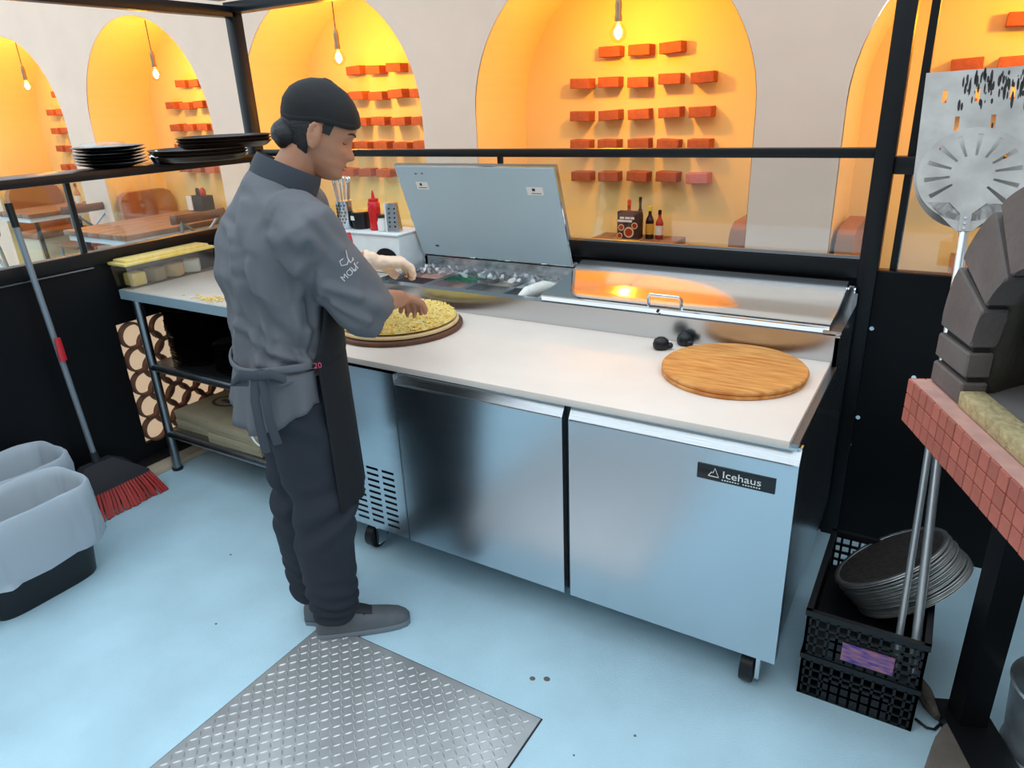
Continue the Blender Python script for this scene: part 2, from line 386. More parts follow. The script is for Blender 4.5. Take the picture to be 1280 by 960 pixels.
# ================================================================== DINING SIDE
def bench(xb, face, label):
    e = empty('booth_bench', (xb, 2.77, 0), 0, label, 'bench', 'booth benches in the arched niches')
    y0, y1 = 2.47, 3.06
    pr = [(y0, .38), (y0, .86), (y0 + .03, .92), (y0 + .10, .95), (y1 - .10, .95), (y1 - .03, .92), (y1, .86), (y1, .38)]
    bb = B(); bb.prism(pr, lambda y, z: (xb - face * .0, y, z), lambda y, z: (xb + face * .09, y, z)); bb.go('backrest', 'bench_leather', e)
    B().bx((xb + face * .09, y0, .38), (xb + face * .48, y1, .46), bev=.02).go('seat', 'bench_leather', e)
    B().bx((xb, y0 + .02, 0), (xb + face * .45, y1, .38)).go('base', 'bench_base', e, 0)
bench(-9.20, 1, 'brown leather booth bench at the far left niche with a bottle on its table')
bench(-6.98, 1, 'brown leather booth bench beside the table with the black napkin caddy')
bench(-0.77, -1, 'brown booth bench on the right of the niche with sauce bottles')
bench(-0.29, 1, 'tan booth bench seen end-on beside the tall black post')
def table(x0, x1, y0, y1, label):
    e = empty('dining_table', ((x0 + x1) / 2, (y0 + y1) / 2, 0), 0, label, 'table')
    n = 5
    for k in range(n):
        xa = x0 + (x1 - x0) * k / n; xb = x0 + (x1 - x0) * (k + 1) / n
        B().bx((xa + .002, y0, .705), (xb - .002, y1, .75), bev=.004).go('plank', 'wood_table', e)
    B().bx((x0 + .04, y0 + .02, .66), (x1 - .04, y1 - .05, .704)).go('apron', 'white_paint', e, 0)
    for sx, sy in ((x0 + .08, y0 + .12), (x1 - .08, y0 + .12), (x0 + .08, y1 - .12), (x1 - .08, y1 - .12)):
        B().cyl((sx, sy, 0), (sx + (.06 if sx < (x0 + x1) / 2 else -.06), sy, .66), .022, seg=8).go('leg', 'black_metal', e)
table(-8.72, -8.02, 2.12, 3.04, 'wooden dining table at far left behind the wood-backed chairs')
table(-6.50, -5.56, 1.66, 3.04, 'wooden plank dining table carrying the black napkin caddy')
table(-1.90, -1.30, 2.25, 3.06, 'small dark wooden table holding the brown box and sauce bottles')
table(0.25, 0.85, 2.25, 3.06, 'wooden table behind the pane right of the tall black post')
def chair():
    e = empty('dining_chair', (0, 0, 0), 0, 'x', 'chair', 'dining chairs around the plank tables')
    B().bx((-.20, -.21, .44), (.20, .21, .475), bev=.012).go('seat', 'wood_brown', e)
    for sx in (-1, 1):
        B().tube([(.19, sx * .19, 0), (.17, sx * .17, .44)], .014, 8).go('leg', 'steel_dark', e)
        B().tube([(-.24, sx * .20, 0), (-.19, sx * .18, .44), (-.21, sx * .19, .65), (-.235, sx * .20, .82)], .014, 8).go('leg', 'steel_dark', e)
    for sx in (-1, 1):
        B().tube([(-.20, -sx * .17, .50), (-.225, 0, .64), (-.23, sx * .18, .80)], .013, 8).go('cross_brace', 'steel_dark', e)
    pts = [(-.20 - .05 * math.cos(a * 1.5), .27 * math.sin(a * 1.5), .83) for a in [(-1 + 2 * k / 14) for k in range(15)]]
    B().tube(pts, [(.038, .016)] * 15, 10).go('top_rail', 'wood_brown', e)
    B().tube([(.17, -.17, .2), (-.21, -.18, .2)], .009, 6).go('stretcher', 'steel_dark', e)
    B().tube([(.17, .17, .2), (-.21, .18, .2)], .009, 6).go('stretcher', 'steel_dark', e)
    return e
ch = chair(); ch.location = (-7.42, 2.32, 0); ch.rotation_euler = (0, 0, R(180)); ch['label'] = 'wood-backed metal chair between the two left tables'
dup(ch, (-6.62, 1.36, 0), (0, 0, R(80)), 'pale metal chair with curved back nearest the left glass')
dup(ch, (-5.62, 2.27, 0), (0, 0, R(180)), 'chair with curved wooden back right next to the cook\'s shoulder')
# pendants
def pendant(c, label):
    x, y, z = c
    e = empty('pendant_lamp', (x, y, z), 0, label, 'lamp', 'pendant bulbs in the arched niches')
    ztop = SPR + HW - .03
    B().cyl((x, y, z + .13), (x, y, ztop), .004, seg=6).go('cord', 'brown_black', e)
    B().lathe([(.008, .20), (.016, .185), (.020, .15), (.018, .10), (.022, .085), (.021, .06)][::-1], c, 16).go('socket', 'brass', e)
    B().lathe([(.014, .062), (.024, .048), (.042, .024), (.050, 0), (.044, -.026), (.026, -.044), (.006, -.051)][::-1], c, 20).go('bulb', 'bulb_glass', e)
    B().lathe([(.004, .045), (.017, .022), (.023, 0), (.016, -.02), (.003, -.032)][::-1], c, 12).go('filament', 'bulb_glow', e)
    ld = bpy.data.lights.new('bulb_light', 'POINT'); ld.energy = 38; ld.color = (1.0, 0.44, 0.012); ld.shadow_soft_size = .03
    lo = bpy.data.objects.new('bulb_light', ld); COL.objects.link(lo); lo.parent = e; lo.location = (0, 0, -.01)
    e['group'] = 'pendant bulbs in the arched niches'
for c, l in zip(CENT[1:6], ('lit pendant bulb in the pale far left niche', 'lit pendant bulb in the niche left of the corner post', 'lit pendant bulb above the cook\'s cap', 'lit pendant bulb in the large central niche', 'lit pendant bulb above the frame at the far right niche')):
    pendant((c + .03, 2.62, 2.00), l)
def bottle(x, y, z, r, h, body, cap, label, group='sauce bottles on the niche table', lab=None):
    e = empty('sauce_bottle', (x, y, z), 0, label, 'bottle', group)
    B().lathe([(r * .9, 0), (r, .006), (r, h * .55), (r * .8, h * .64), (r * .42, h * .74), (r * .38, h * .86)], (x, y, z), 16).go('glass_body', body, e)
    B().lathe([(r * .46, h * .86), (r * .46, h), (r * .3, h + .003)], (x, y, z), 14).go('cap', cap, e)
    if lab: B().lathe([(r * 1.02, h * .15), (r * 1.02, h * .48)], (x, y, z), 16, cap=False).go('label', lab, e)
e = empty('menu_box', (-1.63, 2.83, .75), 0, 'brown printed table box standing in front of the sauce bottles', 'box')
B().bx((-1.70, 2.81, .75), (-1.545, 2.87, .94), bev=.002).go('carton', 'label_brown', e)
for k, (dx, dz, sx) in enumerate(((-.04, .15, .03), (.0, .15, .035), (.035, .15, .025), (-.02, .13, .10))):
    B().bx((-1.625 + dx - sx / 2, 2.8085, .75 + dz - .008), (-1.625 + dx + sx / 2, 2.81, .75 + dz + .006)).go('print', 'label_white', e, 0)
for dx, dz, r in ((.01, .055, .036), (-.045, .085, .022), (.05, .10, .022), (-.055, .03, .02)):
    B().cyl((-1.625 + dx, 2.8085, .75 + dz), (-1.625 + dx, 2.81, .75 + dz), r, seg=18).go('print', 'dough', e, 0)
    B().cyl((-1.625 + dx, 2.8075, .75 + dz), (-1.625 + dx, 2.8085, .75 + dz), r * .72, seg=18).go('print', 'sauce_red', e, 0)
B().bx((-1.71, 2.80, .75), (-1.535, 2.88, .758)).go('base', 'label_gold', e, 0)
bottle(-1.665, 2.93, .75, .028, .25, 'sauce_red', 'orange_cap', 'orange-capped sauce bottle behind the brown box')
bottle(-1.585, 2.93, .75, .022, .27, 'sauce_dark', 'black_plastic', 'tall black-capped bottle behind the brown box')
bottle(-1.51, 2.92, .75, .028, .215, 'sauce_dark', 'yellow_cap', 'dark sauce bottle with a yellow cap', lab='label_gold')
bottle(-1.445, 2.93, .75, .026, .19, 'sauce_red', 'sauce_dark', 'small red sauce bottle with pale label at the right end', lab='label_white')
bottle(-8.12, 2.72, .75, .032, .25, 'amber', 'sauce_red', 'amber bottle on the far left table', 'bottles on the left tables', 'label_white')
e = empty('napkin_caddy', (-6.25, 2.93, .75), 0, 'black napkin caddy with white side on the plank table', 'caddy')
B().bx((-6.36, 2.86, .75), (-6.14, 2.99, .90), bev=.008).go('box', 'black_plastic', e)
B().bx((-6.38, 2.85, .76), (-6.30, 2.858, .90)).go('napkins', 'label_white', e, 0)
B().lathe([(.02, .90), (.02, .96), (.012, .97)], (-6.29, 2.93, 0), 12).go('shaker_top', 'sauce_dark', e)
B().lathe([(.03, .90), (.03, .95), (.012, .975)], (-6.21, 2.93, 0), 12).go('shaker_top', 'sauce_red', e)

# ================================================================== PREP LINE : refrigerated prep table
FX0, FX1 = -1.885, -0.012
pt = empty('refrigerated_prep_table', ((FX0 + FX1) / 2, .45, 0), 0, 'stainless steel pizza prep fridge with two doors and raised pan rail', 'prep fridge')
ZB, ZK, ZW = .158, .787, .86
bd = B(); bd.bx((FX0, .05, .15), (FX1, .985, .835)); bd.go('body', 'steel', pt, 0)
def door(x0, x1, name='door'):
    bb = B(); pr = [(0.045, ZB), (0.0, ZB), (0.0, ZK), (.022, ZK + .035), (0.022, ZK + .04), (.045, ZK + .04)]
    bb.prism(pr, lambda y, z: (x0, y, z), lambda y, z: (x1, y, z))
    d = bb.go(name, 'steel', pt, 20)
    B().bx((x0 + .004, -.0045, ZK - .004), (x1 - .004, .002, ZK + .001), bev=.0015).go('lip', 'steel_h', d)
    return d
dR = door(-.641, -.001); dL = door(-1.303, -.663)
B().bx((-.662, .03, ZB), (-.642, .05, ZK + .03)).go('door_gasket', 'black_plastic', pt, 0)
B().bx((FX0, .018, ZK + .032), (FX1, .05, .838)).go('top_strip', 'steel_h', pt, 0)
# compressor bay panel with real slots
sl = B(); x0, x1 = FX0, -1.312
cols = [(-1.86, -1.815), (-1.80, -1.755), (-1.74, -1.695), (-1.68, -1.635), (-1.62, -1.575), (-1.56, -1.505), (-1.487, -1.43), (-1.412, -1.355)]
rowz = [.185 + .0255 * k for k in range(10)]
xs = sorted({x0, x1} | {v for c in cols for v in c}); zs = sorted({ZB, ZK + .03} | {v for z in rowz for v in (z, z + .0105)})
for i in range(len(xs) - 1):
    for j in range(len(zs) - 1):
        if (xs[i], xs[i + 1]) in cols and any(abs(zs[j] - z) < 1e-6 for z in rowz): continue
        q4(sl, (xs[i], .004, zs[j]), (xs[i + 1], .004, zs[j]), (xs[i + 1], .004, zs[j + 1]), (xs[i], .004, zs[j + 1]))
bmesh.ops.remove_doubles(sl.bm, verts=sl.bm.verts[:], dist=1e-5)
vp = sl.go('vent_panel', 'steel', pt, 0)
B().bx((x0, .03, ZB), (x1, .049, ZK + .03)).go('vent_shadow_box', 'black_panel', pt, 0)
B().bx((-1.3115, .0, ZB), (-1.304, .05, ZK + .03)).go('divider', 'steel_dark', pt, 0)
B().bx((-1.545, -.006, .452), (-1.515, .004, .486), bev=.002).go('switch', 'brown_black', pt)
for x, y in ((-.085, .09), (FX0 + .32, .09), (-.085, .9), (FX0 + .2, .9)):
    c = B().cyl((x - .018, y, .052), (x + .018, y, .052), .052, seg=20); cs = c.go('caster', 'black_plastic', pt)
    B().box((x + .03, y, .07), (.012, .05, .09)).box((x, y, .128), (.08, .08, .02)).go('fork', 'chrome', cs, 0)
B().cyl((-.106, .09, .052), (-.101, .09, .052), .03, seg=16).go('caster_hub', 'white_plastic', pt)
# work surface
B().bx((FX0, -.018, .838), (FX1 - .014, .60, ZW), bev=.003).go('cutting_board', 'cutting_board', pt)
B().bx((FX1 - .014, .0, .835), (FX1 + .004, .60, .846)).go('side_trim', 'steel_dark', pt, 0)
# pan rail: open steel trough
rl = B(); ZR = .945; RF, RB, t = .60, .985, .012
rl.bx((FX0, RF, .80), (FX1, RF + t, ZR)); rl.bx((FX0, RB - t, .80), (FX1, RB, ZR + .045)); rl.bx((FX0, RF, .80), (FX0 + t, RB, ZR + .01)); rl.bx((FX1 - t, RF, .80), (FX1, RB, ZR + .01))
rl.bx((-1.085, RF + .003, .80), (-1.073, RB - .003, ZR - .001)); rl.bx((FX0 - .002, RF - .003, ZR - .004), (FX1 + .002, RF + .045, ZR + .001)); rl.bx((FX0 + .002, RB - .06, ZR - .003), (FX1 - .002, RB - .002, ZR + .002))
rl.bx((FX1 - .05, RF + .004, ZR + .004), (FX1 + .003, RB + .003, ZR + .013)); rl.bx((FX0 - .003, RF + .004, ZR - .002), (FX0 + .03, RB + .003, ZR + .012))
rl.go('pan_rail', 'steel_h', pt, 0)
# closed right lid
cl = B(); X0, X1 = -1.065, -.045
prl = [(.615, .947), (.608, .968), (.622, .974), (.70, .979), (.78, .988), (.86, 1.002), (.92, 1.017), (.968, 1.032), (.968, 1.01), (.64, .947)]
cl.prism(prl, lambda y, z: (X0, y, z), lambda y, z: (X1, y, z)); lidc = cl.go('lid', 'steel_lid', pt, 25, label='closed polished steel lid with a wire handle')
B().tube([(-.645, .64, .968), (-.645, .632, 1.0), (-.638, .628, 1.009), (-.535, .628, 1.009), (-.527, .632, 1.0), (-.527, .64, .968)], .006, 10).go('handle', 'chrome', lidc)
B().cyl((-.60, .606, .957), (-.60, .610, .957), .005, seg=8).go('rivet', 'black_plastic', lidc)
# open left lid, hinged at the back and swung up
ol = B(); LX0, LX1 = -1.895, -1.10
p0, p1 = Vector((0, .955, 1.0)), Vector((0, .805, 1.418)); dv = (p1 - p0).normalized(); nv = Vector((0, dv.z, -dv.y))
pol = [p0, p1, p1 + nv * .022, p0 + nv * .022]
ol.loft([[(LX0, p.y, p.z) for p in pol], [(LX1, p.y, p.z) for p in pol]])
lido = ol.go('lid', 'steel_lid', pt, 0, label='raised lid showing its pale grey underside')
un = B(); e0 = p0 + dv * .006 - nv * .003; e1 = p1 - dv * .006 - nv * .003
un.loft([[(LX0 + .006, q.y, q.z) for q in (e0, e1, e1 + nv * .003, e0 + nv * .003)], [(LX1 - .006, q.y, q.z) for q in (e0, e1, e1 + nv * .003, e0 + nv * .003)]])
un.go('underside', 'lid_inner', lido, 0)
def onlid(x, s, w_, h_, nm, m, off=.004):
    a = p0 + dv * s - nv * off; bq = p0 + dv * (s + h_) - nv * off
    k = B(); q4(k, (x, a.y, a.z), (x + w_, a.y, a.z), (x + w_, bq.y, bq.z), (x, bq.y, bq.z)); k.go(nm, m, lido, 0)
onlid(-1.80, .335, .065, .035, 'sticker', 'label_white'); onlid(-1.78, .352, .012, .012, 'print', 'label_dark', .0045); onlid(-1.79, .342, .045, .003, 'print', 'label_dark', .0045)
onlid(-1.245, .325, .075, .035, 'sticker', 'label_white'); onlid(-1.22, .342, .014, .012, 'print', 'label_dark', .0045); onlid(-1.225, .331, .045, .003, 'print', 'label_dark', .0045)
onlid(-1.79, .405, .012, .005, 'scuff', 'label_dark'); onlid(-1.755, .406, .010, .005, 'scuff', 'label_dark'); onlid(-1.80, .05, .02, .008, 'scuff', 'label_dark')
for hx in (LX1 + .012, FX1 - .02, LX0 - .005):
    B().cyl((hx - .012, .975, 1.0), (hx + .012, .975, 1.0), .012, seg=10).bx((hx - .008, .955, .955), (hx + .008, .985, 1.02)).go('hinge', 'chrome', pt)
# badge
bg_ = B().bx((-.253, -.0035, .696), (-.050, .001, .740), bev=.001).go('badge', 'black_gloss', pt, label='black maker plate with white lettering')
rx = Matrix.Rotation(R(90), 4, 'X')
text('lettering', 'Icehaus', .036, Matrix.Translation((-.186, -.0042, .711)) @ rx @ Matrix.Diagonal((.95, .80, 1, 1)), 'label_white', bg_, .0004)
mt = [(-.222, .709), (-.213, .722), (-.210, .719), (-.205, .734), (-.199, .720), (-.194, .709), (-.222, .709)]
B().tube([(x, -.0042, z) for x, z in mt], .0013, 6).go('mountain_emblem', 'label_white', bg_)
for k in range(15):
    if k == 7: continue
    B().bx((-.186 + .0068 * k, -.0042, .7025), (-.186 + .0068 * k + .004, -.0036, .7055)).go('small_lettering', 'label_white', bg_, 0)

# food pans in the rail
def film(name, pts, parent, m='film'):
    bb = B(); bb.loft(pts, cap=False, closed=False); return bb.go(name, m, parent, 60)
PX = [(-1.845, -1.665), (-1.655, -1.475), (-1.465, -1.285), (-1.275, -1.10)]
foods = [('sauce_food', 'ham', 'steel pan of dark red sauce in the open rail'), ('ham', 'pepper_green', 'steel pan with green peppers in the open rail'), ('mushroom', 'mushroom', 'steel pan of sliced grey mushrooms in the open rail'), ('mushroom', 'onion_white', 'steel pan with pale onion wedge at the lid joint')]
for (xa, xb), (f1, f2, lab) in zip(PX, foods):
    e = empty('food_pan', ((xa + xb) / 2, .8, .80), 0, lab, 'pan', 'food pans in the prep rail')
    pb = B(); t = .004
    for r in (((xa, .65, .805), (xa + t, .92, .94)), ((xb - t, .65, .805), (xb, .92, .94)), ((xa, .65, .805), (xb, .65 + t, .94)), ((xa, .92 - t, .805), (xb, .92, .94)), ((xa, .65, .801), (xb, .92, .805)),
              ((xa - .006, .643, .938), (xa + .008, .927, .942)), ((xb - .008, .643, .938), (xb + .006, .927, .942)), ((xa, .643, .938), (xb, .655, .942)), ((xa, .915, .938), (xb, .927, .942))):
        pb.bx(*r)
    pb.go('pan', 'steel', e, 0)
    for part, (ya, yb2), fm, hz in (('filling', (.655, .775), f1, .895), ('filling', (.785, .915), f2, .915)):
        n = 9; rings = []
        for i in range(n):
            y = ya + (yb2 - ya) * i / (n - 1)
            rings.append([(xa + t + (xb - xa - 2 * t) * k / (n - 1), y, hz + .02 * noise.noise(Vector((xa * 30 + k * .8, i * .8, hz * 40)))) for k in range(n)])
        bb = B(); bb.loft(rings, cap=False, closed=False); bb.go(part, fm, e, 60)
    B().bx((xa + t, .778, .83), (xb - t, .782, .935)).go('divider', 'steel', e, 0)
e = empty('onion_wedge', (-1.13, .75, .93), 0, 'white wrapped wedge lying on the right-hand pan', 'food'); 
bb = B(); bb.tube([(-1.20, .665, .925), (-1.18, .70, .945), (-1.14, .77, .955), (-1.11, .83, .945)], [.012, .024, .026, .012], 12); bb.go('wedge', 'onion_white', e)
for xa, xb, lab in ((-1.85, -1.66, 'crumpled clear film at the back of the sauce pan'), (-1.62, -1.38, 'crumpled clear film over the pepper pan'), (-1.37, -1.12, 'crumpled clear film over the mushroom pans')):
    n = 14; rings = []
    for i in range(n):
        y = .80 + .13 * i / (n - 1)
        rings.append([(xa + (xb - xa) * k / 17 + .01 * noise.noise(Vector((k, i, xa * 7))), y + .012 * noise.noise(Vector((k * .7, i * .9, 3 + xa))), .946 + .034 * abs(noise.noise(Vector((k * .55, i * .6, xa * 9)))) + .012 * noise.noise(Vector((k * 1.7, i * 1.9, xa)))) for k in range(18)])
    bb = B(); bb.loft(rings, cap=False, closed=False); bb.go('plastic_film', 'film', None, 20, label=lab, cat='film', group='crumpled film over the pans')

# wooden boards at the right
def board(c, r, t, m, label, edge=None):
    return B().lathe([(r - .004, 0), (r, .003), (r, t - .004), (r - .004, t)], c, 64).go('pizza_board', m, None, 40, label=label, cat='board')
board((-.272, .375, ZW), .212, .013, 'wood_board', 'lower of the two round wooden boards stacked beside the closed lid')
board((-.270, .377, ZW + .0135), .214, .013, 'wood_board', 'upper round wooden board with knife marks beside the closed lid')
for (x, y, rz, lab) in ((-.545, .50, 20, 'black rounded rubber knob nearer the worktop front'), (-.49, .575, -30, 'black rounded rubber knob against the steel rail')):
    e = empty('rubber_knob', (x, y, ZW), R(rz), lab, 'knob')
    B().lathe([(.018, 0), (.023, .008), (.024, .02), (.020, .034), (.010, .042), (.002, .044)], (0, 0, 0), 18, sx=1.15).go('dome', 'black_plastic', e, world=False)
    B().lathe([(.010, 0), (.012, .004), (.012, .012), (.008, .016)], (.028, 0, .006), 12).go('stem', 'black_plastic', e, world=False)
# pizza on its board
PC = (-1.545, .33, ZW)
bo = B().lathe([(.243, 0), (.250, .004), (.250, .014), (.243, .018)], PC, 64).go('pizza_board', 'wood_dark', None, 40, label='dark wooden round board under the cheese pizza', cat='board')
pz = empty('pizza', (PC[0], PC[1], ZW + .018), 0, 'unbaked pizza heaped with shredded yellow cheese', 'pizza')
B().lathe([(.226, .0185), (.236, .023), (.236, .030), (.231, .034), (.224, .032), (.0, .032)], PC, 64, cap=False).go('crust', 'dough', pz)
ch_ = B()
def heap(r): return .036 + .030 * max(0, 1 - (r / .235) ** 2) ** .7
ch_.lathe([(.226 - .226 * k / 10, heap(.226 - .226 * k / 10)) for k in range(10)] + [(.002, heap(0))], PC, 40, cap=False)
for k in range(3200):
    r = .222 * math.sqrt(random.random()); a = random.uniform(0, 2 * math.pi)
    c = Vector((PC[0] + r * math.cos(a), PC[1] + r * math.sin(a), PC[2] + heap(r) + random.uniform(0, .008)))
    d = Vector((random.uniform(-1, 1), random.uniform(-1, 1), random.uniform(-.5, .5))).normalized() * random.uniform(.005, .010)
    sd_ = Vector((-d.y, d.x, 0)).normalized() * .0020; u = Vector((0, 0, .0018))
    ch_.loft([[c - d + sd_, c - d + u, c - d - sd_], [c + u + sd_, c + u * 2.2, c + u - sd_], [c + d + sd_, c + d + u, c + d - sd_]])
ch_.go('shredded_cheese', 'cheese', pz, 0, kind='stuff')

# ================================================================== LEFT WORK TABLE
wt = empty('work_table', (-2.44, .54, 0), 0, 'steel-legged work table with stone top left of the cook', 'table')
TX0, TX1, TY0, TY1 = -2.975, -1.90, .085, 1.0
B().bx((TX0, TY0, .89), (TX1, TY1, .93), bev=.003).go('table_top', 'marble', wt)
B().bx((TX0 - .001, TY0 - .006, .886), (TX1, TY0 + .002, .928)).go('front_edge', 'apron_metal', wt, 0)
for x, y in ((-2.912, .115), (-1.96, .115), (-2.912, .95), (-1.96, .95)):
    lg = B().cyl((x, y, .012), (x, y, .89), .021, seg=14).go('leg', 'steel_dark', wt)
    B().cyl((x, y, 0), (x, y, .014), .026, seg=12).go('foot', 'black_plastic', lg)
for z in (.55, .20):
    B().cyl((-2.912, .115, z), (-1.96, .115, z), .019, seg=12).go('rail', 'steel_dark', wt)
    B().cyl((-2.912, .95, z), (-1.96, .95, z), .019, seg=12).go('rail', 'steel_dark', wt)
    B().cyl((-2.912, .115, z), (-2.912, .95, z), .019, seg=12).go('rail', 'steel_dark', wt)
    B().bx((-2.90, .125, z + .008), (-1.97, .94, z + .018)).go('shelf', 'steel_dark', wt, 0)
# black pizza pans on the middle shelf
pan = B(); pan.lathe([(.150, 0), (.158, .004), (.172, .016), (.176, .018), (.172, .0185), (.157, .007), (.001, .005)], (0, 0, 0), 40, cap=True)
pmesh = pan.mesh('pizza_pan'); pmesh.materials.append(MAT['black_gloss'])
def stack(c, n, dz, sc, base, group, lab_top, lab, lab_bot, tilt=0.02):
    for k in range(n):
        o = put('pizza_pan', pmesh, 'black_gloss', None, 40, label='%s black pan%s of the %s' % (nth(k, n), fromtop(k, n), lab), cat='pan', group=group)
        o.location = (c[0] + random.uniform(-.004, .004), c[1] + random.uniform(-.004, .004), base + dz * k); o.scale = (sc, sc, 1)
stack((-2.745, .30), 18, .0145, .90, .5685, 'large black pans on the middle shelf', '', 'tall stack under the work table', '')
stack((-2.435, .25), 9, .0145, .62, .5685, 'smaller black pans on the middle shelf', '', 'low stack behind the cook', '')
# pizza boxes
def pbox(c, rz, w_, d_, h_, label):
    e = empty('pizza_box', c, R(rz), label, 'box', 'kraft pizza boxes on the bottom shelf')
    B().box((0, 0, h_ / 2 - .004), (w_, d_, h_ - .008), bev=.002).go('tray', 'kraft', e, world=False)
    l = B().box((0, 0, h_ - .003), (w_ + .004, d_ + .004, .006), bev=.001); l.box((0, -d_ / 2 - .002, h_ - .012), (w_ * .96, .003, .02)); lo = l.go('lid', 'kraft', e, world=False)
    pr = B(); pr.lathe([(.085, 0), (.085, .0008)], (0, .02, h_), 28, sx=1.0, sy=.75); pr.go('print', 'kraft_print', lo, world=False)
    pr = B(); pr.lathe([(.066, 0), (.066, .0006)], (0, .02, h_ + .0006), 28, sx=1.0, sy=.7); pr.go('print', 'kraft', lo, world=False)
    pr = B(); pr.box((0, .02, h_ + .0015), (.07, .028, .0008)); pr.go('print', 'kraft_print', lo, world=False)
    return e
pbox((-2.752, .335, .2185), 1, .285, .36, .045, 'lower kraft box of the left pile on the bottom shelf')
pbox((-2.752, .335, .264), -1, .285, .36, .045, 'upper kraft box of the left pile with a round print')
pbox((-2.425, .30, .2185), 1, .36, .36, .048, 'lower kraft box of the pile next to the white bucket')
pbox((-2.425, .305, .267), -1, .36, .36, .048, 'upper kraft box of the pile next to the white bucket')
e = empty('white_bucket', (-2.125, .175, .2185), 0, 'white plastic bucket on the bottom shelf behind the cook\'s legs', 'bucket')
B().lathe([(.085, 0), (.09, .004), (.115, .26), (.120, .262), (.120, .275), (.112, .275), (.088, .01), (.001, .008)], (-2.125, .175, .2185), 36).go('pail', 'white_plastic', e)
B().tube([(-2.125 + .122 * math.cos(a), .175 - .07 * math.sin(a) - .06, .2185 + .26 - .14 * math.sin(a)) for a in [math.pi * k / 16 for k in range(17)]], .004, 8).go('handle', 'white_plastic', e)
# clear bin with lid on the table
e = empty('clear_storage_bin', (-2.962, .32, .93), 0, 'clear plastic bin with yellowed lid at the left end of the work table', 'bin')
bb = B(); o_ = [(-3.015, .10), (-2.905, .10), (-2.905, .545), (-3.015, .545)]; i_ = [(-3.011, .104), (-2.909, .104), (-2.909, .541), (-3.011, .541)]
bb.loft([[(x, y, .9315) for x, y in o_], [(x * 1.0 + (.006 if x > -2.95 else -.006), y + (.008 if y > .3 else -.008), 1.035) for x, y in o_]], cap=False)
bb.bm.faces.new([bb.bm.verts.new((x, y, .932)) for x, y in o_]); bb.go('tub', 'clear_plastic', e, 0)
B().box((-2.96, .322, 1.043), (.135, .475, .014), bev=.005).box((-2.96, .322, 1.055), (.10, .44, .014), bev=.006).go('lid', 'cheese', e)
for k in range(4):
    B().box((-2.96, .16 + .10 * k, .965), (.075, .07, .06), rot=Matrix.Rotation(.3 * k, 3, 'Z'), bev=.008).go('bag', ('cheese', 'kraft', 'dough', 'label_white')[k], e)
e = empty('tray_stack', (-2.66, .78, .93), 0, 'steel trays stacked at the back of the work table by the cook', 'trays')
for k in range(3):
    B().bx((-2.83 + .02 * k, .66, .931 + .035 * k), (-2.45, .92, .945 + .035 * k), bev=.004).go('tray', ('steel_dark', 'wood_board', 'steel')[k], e)
B().tube([(-2.84, .66, .945), (-2.84, .70, 1.035), (-2.84, .90, 1.035), (-2.84, .92, .945)], .006, 8).go('frame', 'steel_dark', e)
# loose cheese on the table
lc = B()
for k in range(60):
    c = Vector((random.gauss(-2.40, .06), random.gauss(.135, .02), .9335)); a = random.uniform(0, 6.28)
    lc.box(c, (.014, .004, .003), rot=Matrix.Rotation(a, 3, 'Z'))
lc.go('loose_cheese', 'cheese', None, 0, label='scatter of loose cheese shreds on the work table edge', cat='cheese', kind='stuff')

# white utensil box and its things at the back
e = empty('utensil_box', (-2.05, .87, .93), 0, 'white box with dark hand hole behind the cook\'s gloved hand', 'box')
B().bx((-2.30, .80, .931), (-1.905, .985, 1.108), bev=.008).go('carton', 'white_plastic', e)
hh = B(); hh.lathe([(.05, 0), (.05, .004)], (0, 0, 0), 24, sx=1.3); hh.bm.transform(Matrix.Translation((-1.985, .7985, 1.0)) @ Matrix.Rotation(R(90), 4, 'X')); hh.go('hand_hole', 'black_panel', e)
B().bx((-2.31, .79, 1.108), (-1.90, .99, 1.116), bev=.002).go('rim', 'white_plastic', e)
ZT = 1.117
e = empty('squeeze_bottle', (-2.095, .87, ZT), 0, 'red plastic squeeze bottle on the white box', 'bottle')
B().lathe([(.026, 0), (.028, .004), (.027, .05), (.029, .10), (.028, .125), (.022, .132)], (-2.095, .87, ZT), 24).go('bottle', 'red_plastic', e)
B().lathe([(.024, .132), (.024, .142), (.008, .148), (.006, .165), (.002, .182)], (-2.095, .87, ZT), 16).go('nozzle', 'red_plastic', e)
B().bx((-2.107, .840, ZT + .085), (-2.088, .8425, ZT + .105)).go('sticker', 'red_handle', e, 0)
e = empty('spice_jar', (-2.035, .85, ZT), 0, 'small jar with white label beside the red bottle', 'jar')
B().lathe([(.020, 0), (.023, .004), (.024, .04), (.018, .055), (.018, .062)], (-2.035, .85, ZT), 20).go('glass_body', 'label_white', e)
B().lathe([(.020, .062), (.020, .075), (.018, .077)], (-2.035, .85, ZT), 20).go('lid', 'brown_black', e)
e = empty('box_grater', (-1.972, .86, ZT), R(15), 'steel grater with perforated faces next to the raised lid', 'grater')
gb = B(); gb.box((0, 0, .065), (.062, .04, .13), taper=.62); gb.go('body', 'steel', e, 0, world=False)
for k in range(5):
    for j in range(2):
        B().cyl((-.014 + .026 * j, -.021 + .0014 * k, .025 + .02 * k), (-.014 + .026 * j, -.016 + .0014 * k, .025 + .02 * k), .004, seg=8).go('hole', 'black_panel', e, world=False)
B().bx((-.034, -.022, 0), (-.028, .022, .13)).go('edge', 'white_plastic', e, 0, world=False)
e = empty('black_tub', (-2.20, .89, ZT), 0, 'black round container with a white tag behind the red handle', 'container')
B().lathe([(.042, 0), (.046, .004), (.048, .075), (.044, .08)], (-2.20, .89, ZT), 24).go('tub', 'black_plastic', e)
